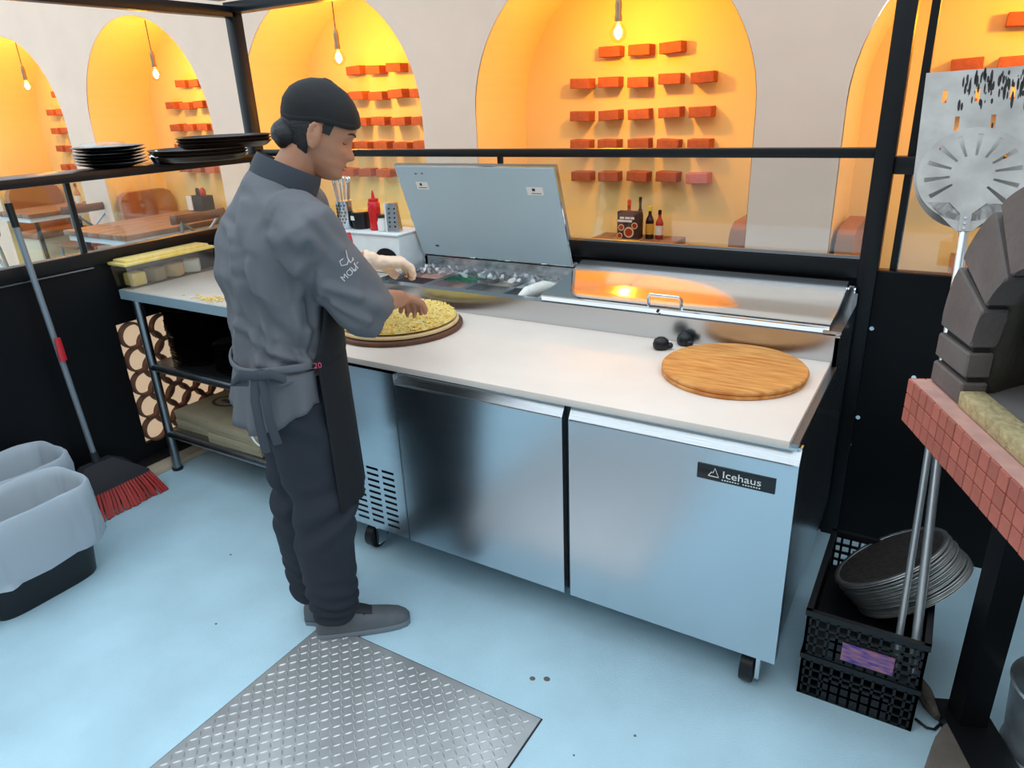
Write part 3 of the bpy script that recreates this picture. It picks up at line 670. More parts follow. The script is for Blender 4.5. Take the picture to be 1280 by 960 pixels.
B().bx((-2.225, .843, ZT + .042), (-2.20, .846, ZT + .062)).go('tag', 'label_white', e, 0)
e = empty('cutlery_holder', (-2.275, .86, ZT), 0, 'perforated steel cutlery holder in front of the cook\'s chin', 'holder')
B().lathe([(.034, 0), (.036, .003), (.038, .13), (.034, .13)], (-2.275, .86, ZT), 24).go('cup', 'steel', e)
for k in range(6):
    for j in range(5):
        a = R(-150 + 24 * j + 12 * (k % 2)); c = Vector((-2.275 + .0375 * math.cos(a), .86 + .0375 * math.sin(a), ZT + .03 + .016 * k)); n_ = Vector((math.cos(a), math.sin(a), 0))
        B().cyl(c - n_ * .002, c + n_ * .001, .0035, seg=6).go('hole', 'black_panel', e)
for k in range(6):
    a = k * 1.05; x, y = -2.275 + .016 * math.cos(a), .86 + .016 * math.sin(a)
    f = empty('fork', (x, y, ZT + .01), 0, 'steel utensil handle standing in the cutlery holder', 'utensil', 'utensils in the cutlery holder')
    B().tube([(x, y, ZT + .01), (x + .012 * math.cos(a), y + .012 * math.sin(a), ZT + .13), (x + .022 * math.cos(a), y + .022 * math.sin(a), ZT + .22)], [(.003, .006), (.003, .006), (.004, .009)], 8).go('handle', 'chrome', f)
    B().ell((x + .023 * math.cos(a), y + .023 * math.sin(a), ZT + .225), (.010, .006, .014), 10, 6).go('tip', 'chrome', f)
e = empty('scoop', (-2.02, .62, .99), 0, 'red-handled scraper standing in front of the white box', 'scraper')
B().tube([(-2.02, .62, .96), (-2.035, .63, 1.04), (-2.045, .635, 1.11), (-2.05, .64, 1.145)], [(.010, .010), (.011, .011), (.014, .012), (.008, .008)], 12).go('handle', 'red_handle', e)
B().bx((-2.05, .60, .931), (-1.985, .64, .962), bev=.004).go('blade', 'red_handle', e)

# ================================================================== plates and pans on the left shelf rail
pl = B(); pl.lathe([(.075, 0), (.09, .004), (.135, .016), (.148, .021), (.146, .023), (.09, .009), (.001, .007)], (0, 0, 0), 40); plm = pl.mesh('plate')
plm.materials.append(MAT['black_gloss'])
for k in range(6):
    o = put('plate', plm, 'black_gloss', None, 40, label='%s black plate%s in the stack on the glass rail' % (nth(k, 6), fromtop(k, 6)), cat='plate', group='black plates on the glass rail')
    o.location = (-3.02 + random.uniform(-.004, .004), .215 + random.uniform(-.005, .005), 1.4525 + .0135 * k)
B().lathe([(.09, 0), (.10, .004), (.085, .018), (.03, .022), (.001, .022)], (-3.03, .20, 1.5395), 20).go('small_lid', 'film', None, 40, label='translucent lid lying on the plate stack', cat='lid')
bp = B(); bp.lathe([(.19, 0), (.20, .004), (.222, .022), (.226, .025), (.221, .026), (.198, .009), (.001, .007)], (0, 0, 0), 48); bpm = bp.mesh('serving_pan'); bpm.materials.append(MAT['brown_black'])
for k in range(6):
    o = put('serving_pan', bpm, 'brown_black', None, 40, label='%s wide dark pan%s in the pile behind the cook\'s neck' % (nth(k, 6), fromtop(k, 6)), cat='pan', group='wide dark pans on the glass rail')
    o.location = (-2.93, .60 if k < 3 else .76, 1.4525 + .0145 * k + (.004 if k > 2 else 0))
e = empty('sugar_dish', (-2.99, .425, 1.452), 0, 'small shiny steel dish beside the dark pans', 'dish')
B().lathe([(.022, 0), (.024, .004), (.036, .026), (.036, .030), (.022, .044), (.006, .05)], (-2.965, .405, 1.4525), 20).go('cup', 'chrome', e)
B().ell((-2.965, .405, 1.506), (.008, .008, .006), 10, 6).go('knob', 'chrome', e)

# ================================================================== broom, bins
br = empty('broom', (-2.86, -.26, 0), 0, 'red-bristled broom leaning on the black wall', 'broom')
B().tube([(-2.945, -.232, .16), (-2.99, -.258, 1.27)], .0125, 14).go('handle', 'grey_pole', br)
B().tube([(-2.9895, -.2577, 1.265), (-2.994, -.260, 1.36)], .0145, 14).go('grip', 'black_plastic', br)
B().tube([(-2.94, -.25, .70), (-2.935, -.252, .80)], [(.012, .016), (.009, .013)], 10).go('hang_loop', 'red_handle', br)
hd = B(); 
hd.loft([[(-2.965, -.30, .20), (-2.925, -.30, .20), (-2.925, -.17, .20), (-2.965, -.17, .20)], [(-2.955, -.36, .165), (-2.875, -.36, .15), (-2.875, -.11, .15), (-2.955, -.11, .165)], [(-2.94, -.41, .115), (-2.845, -.42, .105), (-2.845, -.06, .105), (-2.94, -.07, .115)], [(-2.935, -.41, .095), (-2.84, -.42, .085), (-2.84, -.06, .085), (-2.935, -.07, .095)]])
hd.cyl((-2.944, -.232, .18), (-2.948, -.235, .25), .02, .016, 12)
hd.go('head', 'shoe_dark', br)
for k in range(26):
    for j, (xa, xb) in enumerate(((-2.852, -2.765), (-2.90, -2.84))):
        t_ = k / 25; y = -.405 + .34 * t_; yb2 = -.475 + .43 * t_ + random.uniform(-.006, .006)
        B().tube([(xa, y, .10), ((xa + xb) / 2 + .004, (y + yb2) / 2, .052), (xb + random.uniform(-.008, .006), yb2, .004)], [(.004, .006), (.0045, .007), (.004, .0085)], 6).go('bristle_tuft', 'red_bristle', br)

def bin_(c, rz, label, seed):
    e = empty('waste_bin', c, R(rz), label, 'bin', 'black bins with white liners')
    def rr(w_, d_, z, wob=0, ph=0, p=4.5, n=84, zw=0):
        pts = []
        for k in range(n):
            a = 2 * math.pi * k / n; ca, sa = math.cos(a), math.sin(a)
            x = math.copysign(abs(ca) ** (2 / p), ca) * w_ / 2; y = math.copysign(abs(sa) ** (2 / p), sa) * d_ / 2
            f = abs(wob) * (noise.noise(Vector((x * 16, y * 16, seed + ph))) + .6 * noise.noise(Vector((x * 38, y * 38, seed + ph * 1.7)))); f = -abs(f) if wob < 0 else abs(f)
            pts.append((x + ca * f, y + sa * f, z + zw * noise.noise(Vector((x * 9, y * 9, seed + 9)))))
        return pts
    bb = B(); bb.loft([rr(.20, .36, .0), rr(.21, .37, .01), rr(.272, .445, .365), rr(.276, .449, .376), rr(.274, .447, .378)], cap=False)
    bb.bm.faces.new([bb.bm.verts.new(q) for q in rr(.20, .36, .001)]); bb.go('body', 'black_plastic', e, world=False)
    g = B(); g.loft([rr(.20, .34, .09, -.02), rr(.225, .38, .20, -0.0352, 2), rr(.25, .415, .30, -0.0256, 4), rr(.262, .433, .355, -0.0128, 5, zw=.006), rr(.278, .449, .388, -0.0048, 6, zw=.010), rr(.292, .462, .394, 0.0048, 6, zw=.012), rr(.302, .472, .384, 0.0096, 7, zw=.012), rr(.306, .476, .33, 0.0192, 8), rr(.306, .474, .27, 0.0288, 9), rr(.298, .468, .21, 0.0320, 11), rr(.292, .458, .165, 0.0256, 12, zw=.02), rr(.290, .456, .135, 0.0224, 13, zw=.05)], cap=False)
    g.bm.faces.new([g.bm.verts.new(q) for q in rr(.20, .34, .09, -.02)])
    g.go('liner', 'bag_film', e, 70, world=False)
    for k in range(3):
        B().box((random.uniform(-.06, .06), random.uniform(-.1, .1), .15 + .02 * k), (.10, .07, .05), rot=Matrix.Rotation(k * 1.1, 3, 'Z'), bev=.012).go('litter', ('kraft', 'label_white', 'dough')[k], e, world=False)
bin_((-2.525, -.745, 0), 0, 'black waste bin with bluish white liner nearest the camera', 3.0)
bin_((-2.845, -.655, 0), 0, 'waste bin with white liner half hidden behind the nearer bin', 8.0)

# ================================================================== diamond plate hatch in the floor
hp = empty('floor_hatch', (-.98, -.95, 0), 0, 'steel diamond-tread hatch plate set in the floor', 'floor plate')
HX0, HX1, HY0, HY1 = -1.41, -.556, -1.75, -.36
B().bx((HX0, HY0, -.002), (HX1, HY1, .005), bev=.001).go('plate', 'diamond_plate', hp)
lg = B(); stp = .0235
nx, ny = int((HX1 - HX0) / stp), int((HY1 - HY0) / stp)
def lug(cx, cy, a):
    d = Vector((math.cos(a), math.sin(a), 0)); n_ = Vector((-d.y, d.x, 0)); c = Vector((cx, cy, .005))
    L_, W_, H_ = .0125, .0034, .0022
    v = [lg.bm.verts.new(p) for p in (c - d * L_, c - d * L_ * .45 - n_ * W_, c + d * L_ * .45 - n_ * W_, c + d * L_, c + d * L_ * .45 + n_ * W_, c - d * L_ * .45 + n_ * W_, c - d * L_ * .5 + Vector((0, 0, H_)), c + d * L_ * .5 + Vector((0, 0, H_)))]
    for f in ((0, 1, 6), (1, 2, 7, 6), (2, 3, 7), (3, 4, 7), (4, 5, 6, 7), (5, 0, 6)): lg.bm.faces.new([v[i] for i in f])
for i in range(1, nx):
    for j in range(1, ny):
        lug(HX0 + stp * i, HY0 + stp * j, R(52) if (i + j) % 2 else R(-38))
lg.go('tread_lugs', 'diamond_plate', hp, 0, kind='stuff')
B().bx((HX0 - .004, HY1, -.001), (HX1 + .004, HY1 + .004, .002)).bx((HX1, HY0, -.001), (HX1 + .004, HY1, .002)).bx((HX0 - .004, HY0, -.001), (HX0, HY1, .002)).go('seam', 'stone_joint', hp, 0)
#PART2
# ================================================================== CRATES, SCREENS, PEELS
def crate(z0, label, c=(.205, .33), w_=.30, d_=.46, h_=.148):
    e = empty('plastic_crate', (c[0], c[1], z0), 0, label, 'crate', 'stacked black crates beside the fridge')
    x0, x1, y0, y1 = c[0] - w_ / 2, c[0] + w_ / 2, c[1] - d_ / 2, c[1] + d_ / 2
    B().bx((x0 - .004, y0 - .004, z0 + h_ - .016), (x1 + .004, y0 + .012, z0 + h_)).bx((x0 - .004, y1 - .012, z0 + h_ - .016), (x1 + .004, y1 + .004, z0 + h_)).bx((x0 - .004, y0, z0 + h_ - .016), (x0 + .012, y1, z0 + h_)).bx((x1 - .012, y0, z0 + h_ - .016), (x1 + .004, y1, z0 + h_)).go('rim', 'crate_plastic', e, 0)
    B().bx((x0, y0, z0), (x1, y1, z0 + .01)).go('base', 'crate_plastic', e, 0)
    for (ax, fix, a0, a1) in (('x', y0, x0, x1), ('x', y1 - .008, x0, x1), ('y', x0, y0, y1), ('y', x1 - .008, y0, y1)):
        bb = B()
        def slab(u0, u1, za, zb):
            if ax == 'x': bb.bx((u0, fix, za), (u1, fix + .008, zb))
            else: bb.bx((fix, u0, za), (fix + .008, u1, zb))
        L_ = a1 - a0; n = int(L_ / .026)
        for k in range(n + 1):
            u = a0 + (L_ - .007) * k / n; slab(u, u + .007, z0, z0 + h_ - .01)
        for k in range(5): slab(a0, a1, z0 + .004 + .030 * k, z0 + .011 + .030 * k)
        slab(a0, a0 + .014, z0, z0 + h_ - .01); slab(a1 - .014, a1, z0, z0 + h_ - .01)
        m_ = a0 + L_ * .22, a0 + L_ * .78
        slab(m_[0], m_[1], z0 + .012, z0 + .082)
        bb.go('lattice_side', 'crate_plastic', e, 0)
    return e
ck = crate(0.0, 'lower black lattice crate standing on the floor beside the fridge')
ck2 = crate(.149, 'upper black lattice crate with a coloured sticker and metal screens')
B().bx((.155, .0955, .149 + .02), (.285, .0995, .149 + .078)).go('sticker', 'label_blue', ck2, 0, label='blue and white printed sticker')
# aluminium pizza screens fanned in the crate
sm_ = B(); sm_.lathe([(.158, 0), (.170, 0), (.172, .0016), (.170, .0032), (.158, .0032), (.156, .0016), (.158, 0)], (0, 0, 0), 44, cap=False); sm_.lathe([(.156, .0016), (.001, .0016)], (0, 0, 0), 44, cap=False)
smesh = sm_.mesh('pizza_screen')
mesh_m = mat('screen_mesh', (0.12, 0.10, 0.09), 0.42, 0.85, noise_amt=0.35, nscale=60, bump=0.6, bscale=140)
smesh.materials.append(mesh_m); smesh.materials.append(MAT['aluminium'])
for p in smesh.polygons:
    if Vector(p.center).xy.length > .150: p.material_index = 1
for k in range(20):
    t_ = k / 19
    o = put('pizza_screen', smesh, 'screen_mesh', None, 40, cat='pizza screen', group='aluminium pizza screens in the crate',
            label='%s aluminium pizza screen%s of the tilted pile in the crate' % (nth(k, 20), fromtop(k, 20)))
    n_ = Vector((-.62 + .04 * t_, .10, .78)).normalized()
    o.rotation_euler = n_.to_track_quat('Z', 'Y').to_euler()
    o.location = Vector((.305, .405, .262)).lerp(Vector((.228, .410, .338)), t_) + Vector((random.uniform(-.003, .003), random.uniform(-.004, .004), 0))
# peels
def frame(o, zdir, xhint):
    z = Vector(zdir).normalized(); x = Vector(xhint); x = (x - z * x.dot(z)).normalized(); y = z.cross(x)
    m_ = Matrix((x, y, z)).transposed().to_4x4(); m_.translation = o; return m_
def peel(foot, top, hw, label, round_):
    # local: z along the handle, x across the head, y thickness
    foot = Vector(foot); top = Vector(top); L_ = (top - foot).length
    fm = frame(foot, top - foot, (1, 0.05, 0))
    e = empty('pizza_peel', foot, 0, label, 'peel', 'metal peels leaning in the corner'); e.rotation_euler = fm.to_euler()
    k = B(); lh = L_ - (hw * 2 if round_ else .40)
    k.tube([(0, .006, 0), (0, .006, lh + .04)], .0125 if not round_ else .0095, 14); k.go('handle', 'peel_handle', e, world=False)
    if round_:
        cz = L_ - hw; bb = B(); ns = 14; seg = 112
        # annulus sectors with radial slots left open, hub and rim
        def pt(r, a): 
            x, z = r * math.sin(a), r * math.cos(a)
            return (x, z)
        r0, r1, r2, r3 = .0, .40 * hw, .86 * hw, hw
        for i in range(seg):
            a0, a1 = 2 * math.pi * i / seg, 2 * math.pi * (i + 1) / seg
            deg = math.degrees((a0 + a1) / 2)
            slot = (i % 8 in (0, 1)) and not (150 < deg < 215)
            for ra, rb in ((r0, r1), (r1, r2), (r2, r3)):
                if slot and ra == r1: continue
                for yy in (0, -.002):
                    P_ = [pt(ra, a0), pt(rb, a0), pt(rb, a1), pt(ra, a1)]
                    vs = [(x, yy, cz + z) for x, z in P_]
                    if ra == 0: vs = vs[1:]
                    q4(bb, *vs)
        # neck
        bb.prism([(-.018, cz - hw * 1.22), (.018, cz - hw * 1.22), (.10, cz - hw * .62), (-.10, cz - hw * .62)], lambda x, z: (x, -.002, z), lambda x, z: (x, 0, z))
        bmesh.ops.remove_doubles(bb.bm, verts=bb.bm.verts[:], dist=1e-5)
        h_ = bb.go('blade', 'peel_metal', e, 0, world=False)
        B().prism([(-.014, cz - hw * 1.22), (.014, cz - hw * 1.22), (.014, cz - hw * .85), (.045, cz - hw * .62), (0, cz - hw * .05), (-.045, cz - hw * .62), (-.014, cz - hw * .85)], lambda x, z: (x, -.005, z), lambda x, z: (x, -.002, z)).go('bracket', 'peel_metal', h_, 0, world=False)
        for q in range(3):
            B().cyl((0, -.007, cz - hw * (1.16 - .11 * q)), (0, -.004, cz - hw * (1.16 - .11 * q)), .004, seg=8).go('rivet', 'steel_dark', h_, world=False)
    else:
        bb = B(); z1 = L_; z0 = L_ - .52; hx = hw
        zc = z0 + .20
        cols_ = [(-.095, -.083), (-.056, -.044), (-.012, .0), (.034, .046), (.074, .086)]
        rows_ = [(.24, .285), (.33, .375), (.42, .46)]
        xs_ = sorted({-hx, hx} | {v for c in cols_ for v in c}); zs_ = sorted({0, .32} | {v - .20 for r in rows_ for v in r})
        for yy in (0, .002):
            for i in range(len(xs_) - 1):
                for j in range(len(zs_) - 1):
                    if (xs_[i], xs_[i + 1]) in cols_ and any(abs(zs_[j] - (r[0] - .20)) < 1e-6 for r in rows_) and (i + j) % 4 != 0: continue
                    q4(bb, (xs_[i], yy, zc + zs_[j]), (xs_[i + 1], yy, zc + zs_[j]), (xs_[i + 1], yy, zc + zs_[j + 1]), (xs_[i], yy, zc + zs_[j + 1]))
        bmesh.ops.remove_doubles(bb.bm, verts=bb.bm.verts[:], dist=1e-5)
        bb.prism([(hx * math.cos(a), zc - .17 * math.sin(a)) for a in [math.pi * q / 16 for q in range(17)]], lambda x, z: (x, 0, z), lambda x, z: (x, .002, z)); h_ = bb.go('blade', 'peel_metal', e, 0, world=False)
        random.seed(3)
        for q in range(90):
            x = random.uniform(-hx * .35, hx * .95); z = z1 - abs(random.gauss(0, .05)) - .004; r_ = random.uniform(.002, .008)
            k = B(); k.lathe([(r_, 0), (r_ * .9, .0006)], (0, 0, 0), 7, sx=.5, sy=random.uniform(1.2, 4.0)); k.bm.transform(Matrix.Translation((x, -.0008, z - .01)) @ Matrix.Rotation(R(90), 4, 'X')); k.go('char_mark', 'soot', h_, 0, world=False)
    return e
peel((.332, .122, .165), (.232, .985, 1.69), .145, 'large square-topped metal peel with charred edge', False)
peel((.288, .118, .165), (.250, .83, 1.535), .137, 'round slotted turning peel in front of the square one', True)

# ================================================================== PIZZA OVEN
A = Vector((.198, .131, 0)); du = Vector((.392, -.92, 0)); dvv = Vector((.92, .392, 0))
def O(s, v, z): return A + du * s + dvv * v + Vector((0, 0, z))
ov = empty('pizza_oven', O(.45, .45, 0), 0, 'wood-fired pizza oven with stone arch on a red-tiled slab', 'oven')
def obox(s0, s1, v0, v1, z0, z1, name, m, par=None, bev=0, **kw):
    bb = B(); bb.bx((s0, v0, z0), (s1, v1, z1), bev=bev); bb.bm.transform(Matrix((( du.x, dvv.x, 0, A.x), (du.y, dvv.y, 0, A.y), (0, 0, 1, 0), (0, 0, 0, 1))))
    return bb.go(name, m, par or ov, 0 if not bev else 40, **kw)
SZ0, SZ1 = .902, 1.012
slb = obox(.004, 1.10, .004, .85, SZ0 + .002, SZ1 - .002, 'slab', 'grout')
ts = .0366; tm = B().box((0, 0, 0), (.0335, .006, .0335), bev=.0012).mesh('tile'); tm.materials.append(MAT['tile_red'])
rotO = Matrix(((du.x, dvv.x, 0), (du.y, dvv.y, 0), (0, 0, 1))).to_4x4()
inv = wmat(ov).inverted()
for i in range(30):
    for j in range(3):
        m_ = inv @ Matrix.Translation(O(.0185 + ts * i, .002 + random.uniform(-.0006, .0006), SZ0 + .0185 + ts * j)) @ rotO
        inst('tile', tm, slb, m_)
for i in range(22):
    for j in range(3):
        inst('tile', tm, slb, inv @ Matrix.Translation(O(.002, .0185 + ts * i, SZ0 + .0185 + ts * j)) @ rotO @ Matrix.Rotation(R(90), 4, 'Z'))
# stone arch front
CS, CZ, RI, RO, V0, V1 = .385, 1.135, .225, .375, .042, .095
def voussoir(poly, gap=.006):
    c = (sum(p[0] for p in poly) / len(poly), sum(p[1] for p in poly) / len(poly))
    bb = B(); 
    bb.prism(poly, lambda s, z: O(s, V0, z), lambda s, z: O(s, V1, z))
    bmesh.ops.bevel(bb.bm, geom=bb.bm.edges[:], offset=.004, segments=1, affect='EDGES')
    bb.go('arch_block', 'stone_block', ov, 0)
for sx in (-1, 1):
    for z0, z1 in ((SZ1, 1.062), (1.074, CZ - .006)):
        a, b2 = CS + sx * RI, CS + sx * RO
        voussoir([(a, z0), (b2, z0), (b2, z1), (a, z1)] if sx > 0 else [(b2, z0), (a, z0), (a, z1), (b2, z1)])
nb = 7
for k in range(nb):
    g = R(1.6); a0 = math.pi * k / nb + g; a1 = math.pi * (k + 1) / nb - g
    arc = [(CS + RO * math.cos(a0 + (a1 - a0) * q / 5), CZ + RO * math.sin(a0 + (a1 - a0) * q / 5)) for q in range(6)] + [(CS + RI * math.cos(a1 + (a0 - a1) * q / 5), CZ + RI * math.sin(a1 + (a0 - a1) * q / 5)) for q in range(6)]
    voussoir(arc)
# joints behind the blocks
jb = B(); arc = [(CS + (RO - .012) * math.cos(math.pi * q / 24), CZ + (RO - .012) * math.sin(math.pi * q / 24)) for q in range(25)] + [(CS - RO + .012, SZ1)] + [(CS - RI - .008, SZ1)] + [(CS + (RI + .008) * math.cos(math.pi - math.pi * q / 24), CZ + (RI + .008) * math.sin(math.pi - math.pi * q / 24)) for q in range(25)] + [(CS + RI + .008, SZ1), (CS + RO - .012, SZ1)]
n_ = len(arc)
va = [jb.bm.verts.new(O(s, V0 + .012, z)) for s, z in arc]; vb = [jb.bm.verts.new(O(s, V1 - .01, z)) for s, z in arc]
for i in range(n_):
    j = (i + 1) % n_; jb.bm.faces.new((va[i], va[j], vb[j], vb[i]))
half = 25 + 1 + 1
# front/back annulus as strips
outer = [(CS + RO - .012, SZ1)] + arc[:25] + [(CS - RO + .012, SZ1)]; inner = [(CS + RI + .008, SZ1)] + [(CS + (RI + .008) * math.cos(math.pi * q / 24), CZ + (RI + .008) * math.sin(math.pi * q / 24)) for q in range(25)] + [(CS - RI - .008, SZ1)]
for v_ in (V0 + .012,):
    for i in range(len(outer) - 1):
        q4(jb, O(*outer[i][:1], v_, outer[i][1]), O(outer[i + 1][0], v_, outer[i + 1][1]), O(inner[i + 1][0], v_, inner[i + 1][1]), O(inner[i][0], v_, inner[i][1]))
jb.go('mortar', 'stone_joint', ov, 0)
# dome outside and sooty inside
dm = B(); rings = []
for v_, r_, zz in ((V1 - .03, RI + .012, 0), (V1 + .02, RI + .015, 0), (.16, .27, .0), (.26, .33, .02), (.42, .36, .04), (.58, .35, .04), (.70, .29, .03), (.78, .19, .0), (.82, .03, -.05)):
    prof_ = [(CS - r_, SZ1)] + [(CS - r_ * math.cos(math.pi * q / 24), CZ + zz + (r_ if r_ < .3 else .30) * math.sin(math.pi * q / 24)) for q in range(25)] + [(CS + r_, SZ1)]
    rings.append([O(s_, v_, z_) for s_, z_ in prof_])
dm.loft(rings, cap=False, closed=False)
dmo = dm.go('dome', 'oven_inside', ov, 60); md = dmo.modifiers.new('t', 'SOLIDIFY'); md.thickness = .05; md.offset = 1
obox(CS - .40, CS + .40, V0 + .05, .95, SZ1 - .001, SZ1 + .022, 'hearth_floor', 'refractory')
obox(CS - RI + .0, CS + RI + .10, .040, V0 + .048, SZ1 - .001, SZ1 + .034, 'sill', 'vermiculite', bev=.004)
# slab backing so the oven mouth reads as closed at the rear
# stand
for s, v in ((.06, .28), (.98, .28), (.06, .78), (.98, .78)):
    obox(s - .035, s + .035, v - .035, v + .035, .04, SZ0, 'leg', 'black_metal')
obox(.0, 1.05, .22, .34, 0, .04, 'foot_rail', 'black_metal'); obox(.0, 1.05, .72, .84, 0, .04, 'foot_rail', 'black_metal')
obox(.02, 1.02, .25, .32, SZ0 - .06, SZ0, 'top_frame', 'black_metal')
obox(.3, 1.05, .30, .84, .05, .07, 'lower_shelf', 'black_metal')
hk = B(); hk.tube([O(.50 + .02 * math.cos(a), .16, SZ0 - .03 + .02 * math.sin(a)) for a in [2 * math.pi * q / 12 for q in range(13)]], .004, 6); hk.go('hook', 'steel_dark', ov)

# tub, stones, cable at lower right
e = empty('metal_tub', (.665, .20, .0), 0, 'galvanised metal tub at the lower right edge', 'tub')
TB = (.685, .185, .001)
B().lathe([(.118, 0), (.122, .004), (.120, .012), (.128, .10), (.136, .215), (.141, .222), (.136, .226), (.132, .215), (.120, .02), (.001, .018)], TB, 40).go('pail', 'galvanised', e)
B().lathe([(.122, .012), (.127, .016), (.122, .022)], TB, 40, cap=False).go('hoop', 'galvanised', e)
fs = B(); poly = [(.385, -.06), (.405, .07), (.425, .135), (.455, .165), (.495, .155), (.56, .03), (.60, -.06), (.50, -.12)]
fs.prism(poly, lambda x, y: (x, y, .002 + .0 * y), lambda x, y: (x + .004, y + .004, .038)); bmesh.ops.bevel(fs.bm, geom=fs.bm.edges[:], offset=.005, segments=1, affect='EDGES')
fs.go('flagstone', 'flagstone', None, 0, label='flat brown stone slab lying at the lower right corner', cat='stone')
B().tube([(.355, .30, .022), (.375, .25, .024), (.395, .205, .02), (.415, .17, .018)], [.012, .022, .020, .010], 9).go('wood_chip', 'bark', None, 30, label='rough splinter of firewood beside the crates', cat='wood')
B().tube([(.60, .33, .155), (.66, .30, .165), (.74, .27, .16)], [.030, .038, .030], 9).go('firewood_log', 'bark', None, 30, label='dark log resting behind the metal tub', cat='wood')
B().tube([(.362, .15, .005), (.39, .13, .006), (.41, .135, .005), (.44, .20, .005)], .004, 6).go('cable', 'cable', None, 40, label='short black cable on the floor by the crates', cat='cable')
cb_ = B(); cb_.lathe([(.03, 0), (.055, .004), (.07, .018), (.072, .032), (.06, .05), (.042, .064), (.02, .07), (.004, .072)], (0, 0, 0), 30, sx=1.2)
for v in cb_.bm.verts:
    f = 1 + .28 * noise.noise(v.co * 28) + .16 * noise.noise(v.co * 70); v.co = Vector((v.co.x * f, v.co.y * f, max(.0005, v.co.z * f)))
cb_.bm.transform(Matrix.Translation((-2.485, -1.02, 0)))
cb_.go('crumpled_bag', 'bag_film', None, 30, label='pale crumpled plastic bag at the left picture edge', cat='bag')
# ================================================================== PERSON
PO = Vector((-1.40, -.33, 0)); YAW = R(50)
pe = empty('person', PO, YAW, 'cook in grey chef jacket, black apron and cap sprinkling cheese on a pizza', 'person')
FT, LT = Vector((math.cos(YAW), math.sin(YAW), 0)), Vector((-math.sin(YAW), math.cos(YAW), 0))
def loc(p): 
    d = Vector(p) - PO; return Vector((d.dot(FT), d.dot(LT), p[2]))
def ring(c, rx, ry, n=28, tilt=0, p=2.0, yaw=0):
    out = []
    for k in range(n):
        a = 2 * math.pi * k / n; ca, sa = math.cos(a), math.sin(a)
        x = math.copysign(abs(ca) ** (2 / p), ca) * rx; y = math.copysign(abs(sa) ** (2 / p), sa) * ry
        out.append(Vector((c[0] + x * math.cos(yaw) - y * math.sin(yaw), c[1] + x * math.sin(yaw) + y * math.cos(yaw), c[2] + x * math.tan(tilt))))
    return out
# joints (local: x forward, y left, z up)
SHR, SHL = Vector((.068, -.178, 1.395)), Vector((.09, .178, 1.395))
ELR = Vector((.205, -.165, 1.150)); WRR = loc((-1.282, .055, 1.07)); HDR = loc((-1.325, .15, 1.04))
ELL = loc((-1.60, .03, 1.19)); WRL = loc((-1.46, .15, 1.155)); HDL = loc((-1.44, .185, 1.15))
HIPR, KNR, ANR = Vector((.0, -.085, .86)), Vector((.030, -.085, .49)), Vector((.012, -.075, .09))
HIPL, KNL, ANL = Vector((-.02, .085, .86)), Vector((-.035, .08, .49)), Vector((-.05, .07, .09))
HC = Vector((.172, .0, 1.605)); PITCH = R(24); HYAW = R(-4)
HM = Matrix.Translation(HC) @ Matrix.Rotation(HYAW, 4, 'Z') @ Matrix.Rotation(PITCH, 4, 'Y') @ Matrix.Translation((0, 0, -.115))
def interp(tab, z):
    for (z0, v0), (z1, v1) in zip(tab, tab[1:]):
        if z <= z1:
            t = (z - z0) / (z1 - z0) if z1 > z0 else 0; t = max(0, min(1, t)); t = t * t * (3 - 2 * t) if False else t
            return v0 + (v1 - v0) * t
    return tab[-1][1]
XF = [(-.004, .055), (.0, .072), (.012, .088), (.022, .090), (.034, .084), (.045, .090), (.06, .088), (.075, .088), (.10, .083), (.118, .086), (.13, .092), (.15, .093), (.17, .089), (.19, .079), (.21, .060), (.225, .038), (.235, .0)]
XB = [(-.004, .02), (.0, .0), (.02, -.025), (.04, -.055), (.07, -.080), (.10, -.094), (.13, -.101), (.16, -.100), (.19, -.085), (.21, -.064), (.225, -.038), (.235, -.0)]
WD = [(-.004, .022), (.0, .030), (.015, .042), (.03, .052), (.05, .061), (.08, .069), (.11, .074), (.14, .078), (.165, .077), (.19, .068), (.21, .052), (.225, .033), (.235, .004)]
g = lambda d, s: math.exp(-(d / s) ** 2)
def head_pt(z, a, off=0, feat=True):
    xf, xb, wd = interp(XF, z), interp(XB, z), interp(WD, z)
    cx = min(.0, (xf + xb) / 2) if z > .05 else (xf + xb) / 2
    ca, sa = math.cos(a), math.sin(a)
    rx = (xf - cx) if ca > 0 else (cx - xb)
    p_ = 2.3 if ca > 0 else 2.0
    x = cx + math.copysign(abs(ca) ** (2 / p_), ca) * (rx + off); y = math.copysign(abs(sa) ** (2 / p_), sa) * (wd + off)
    if feat and ca > 0:
        nose = 0
        if .058 < z < .125:
            t = (z - .058) / .067; nose = .030 * (math.sin(math.pi * min(1, (1 - t) ** .75 * 1.0)) if False else (min(1, t * 5) * (1 - t) ** .85))
        x += nose * g(y, .0125 + .006 * g(z - .068, .012))
        x += .006 * g(z - .0475, .005) * g(y, .022) + .006 * g(z - .036, .006) * g(y, .020) - .004 * g(z - .042, .0025) * g(y, .024)
        x += .006 * g(z - .010, .010) * g(y, .02)
        x -= .013 * g(z - .110, .012) * g(abs(y) - .032, .016)
        x += .006 * g(z - .111, .007) * g(abs(y) - .033, .012)
        x += .004 * g(z - .128, .007) * g(abs(y) - .03, .022)
        x += .004 * g(z - .078, .016) * g(abs(y) - .045, .016)
    return Vector((x, y, z))
def head_rings(z0, z1, nz, off=0, n=56):
    return [[HM @ head_pt(z0 + (z1 - z0) * i / (nz - 1), 2 * math.pi * k / n, off) for k in range(n)] for i in range(nz)]
def limb(b, pts, rad, seg=16): b.tube([tuple(p) for p in pts], rad, seg)
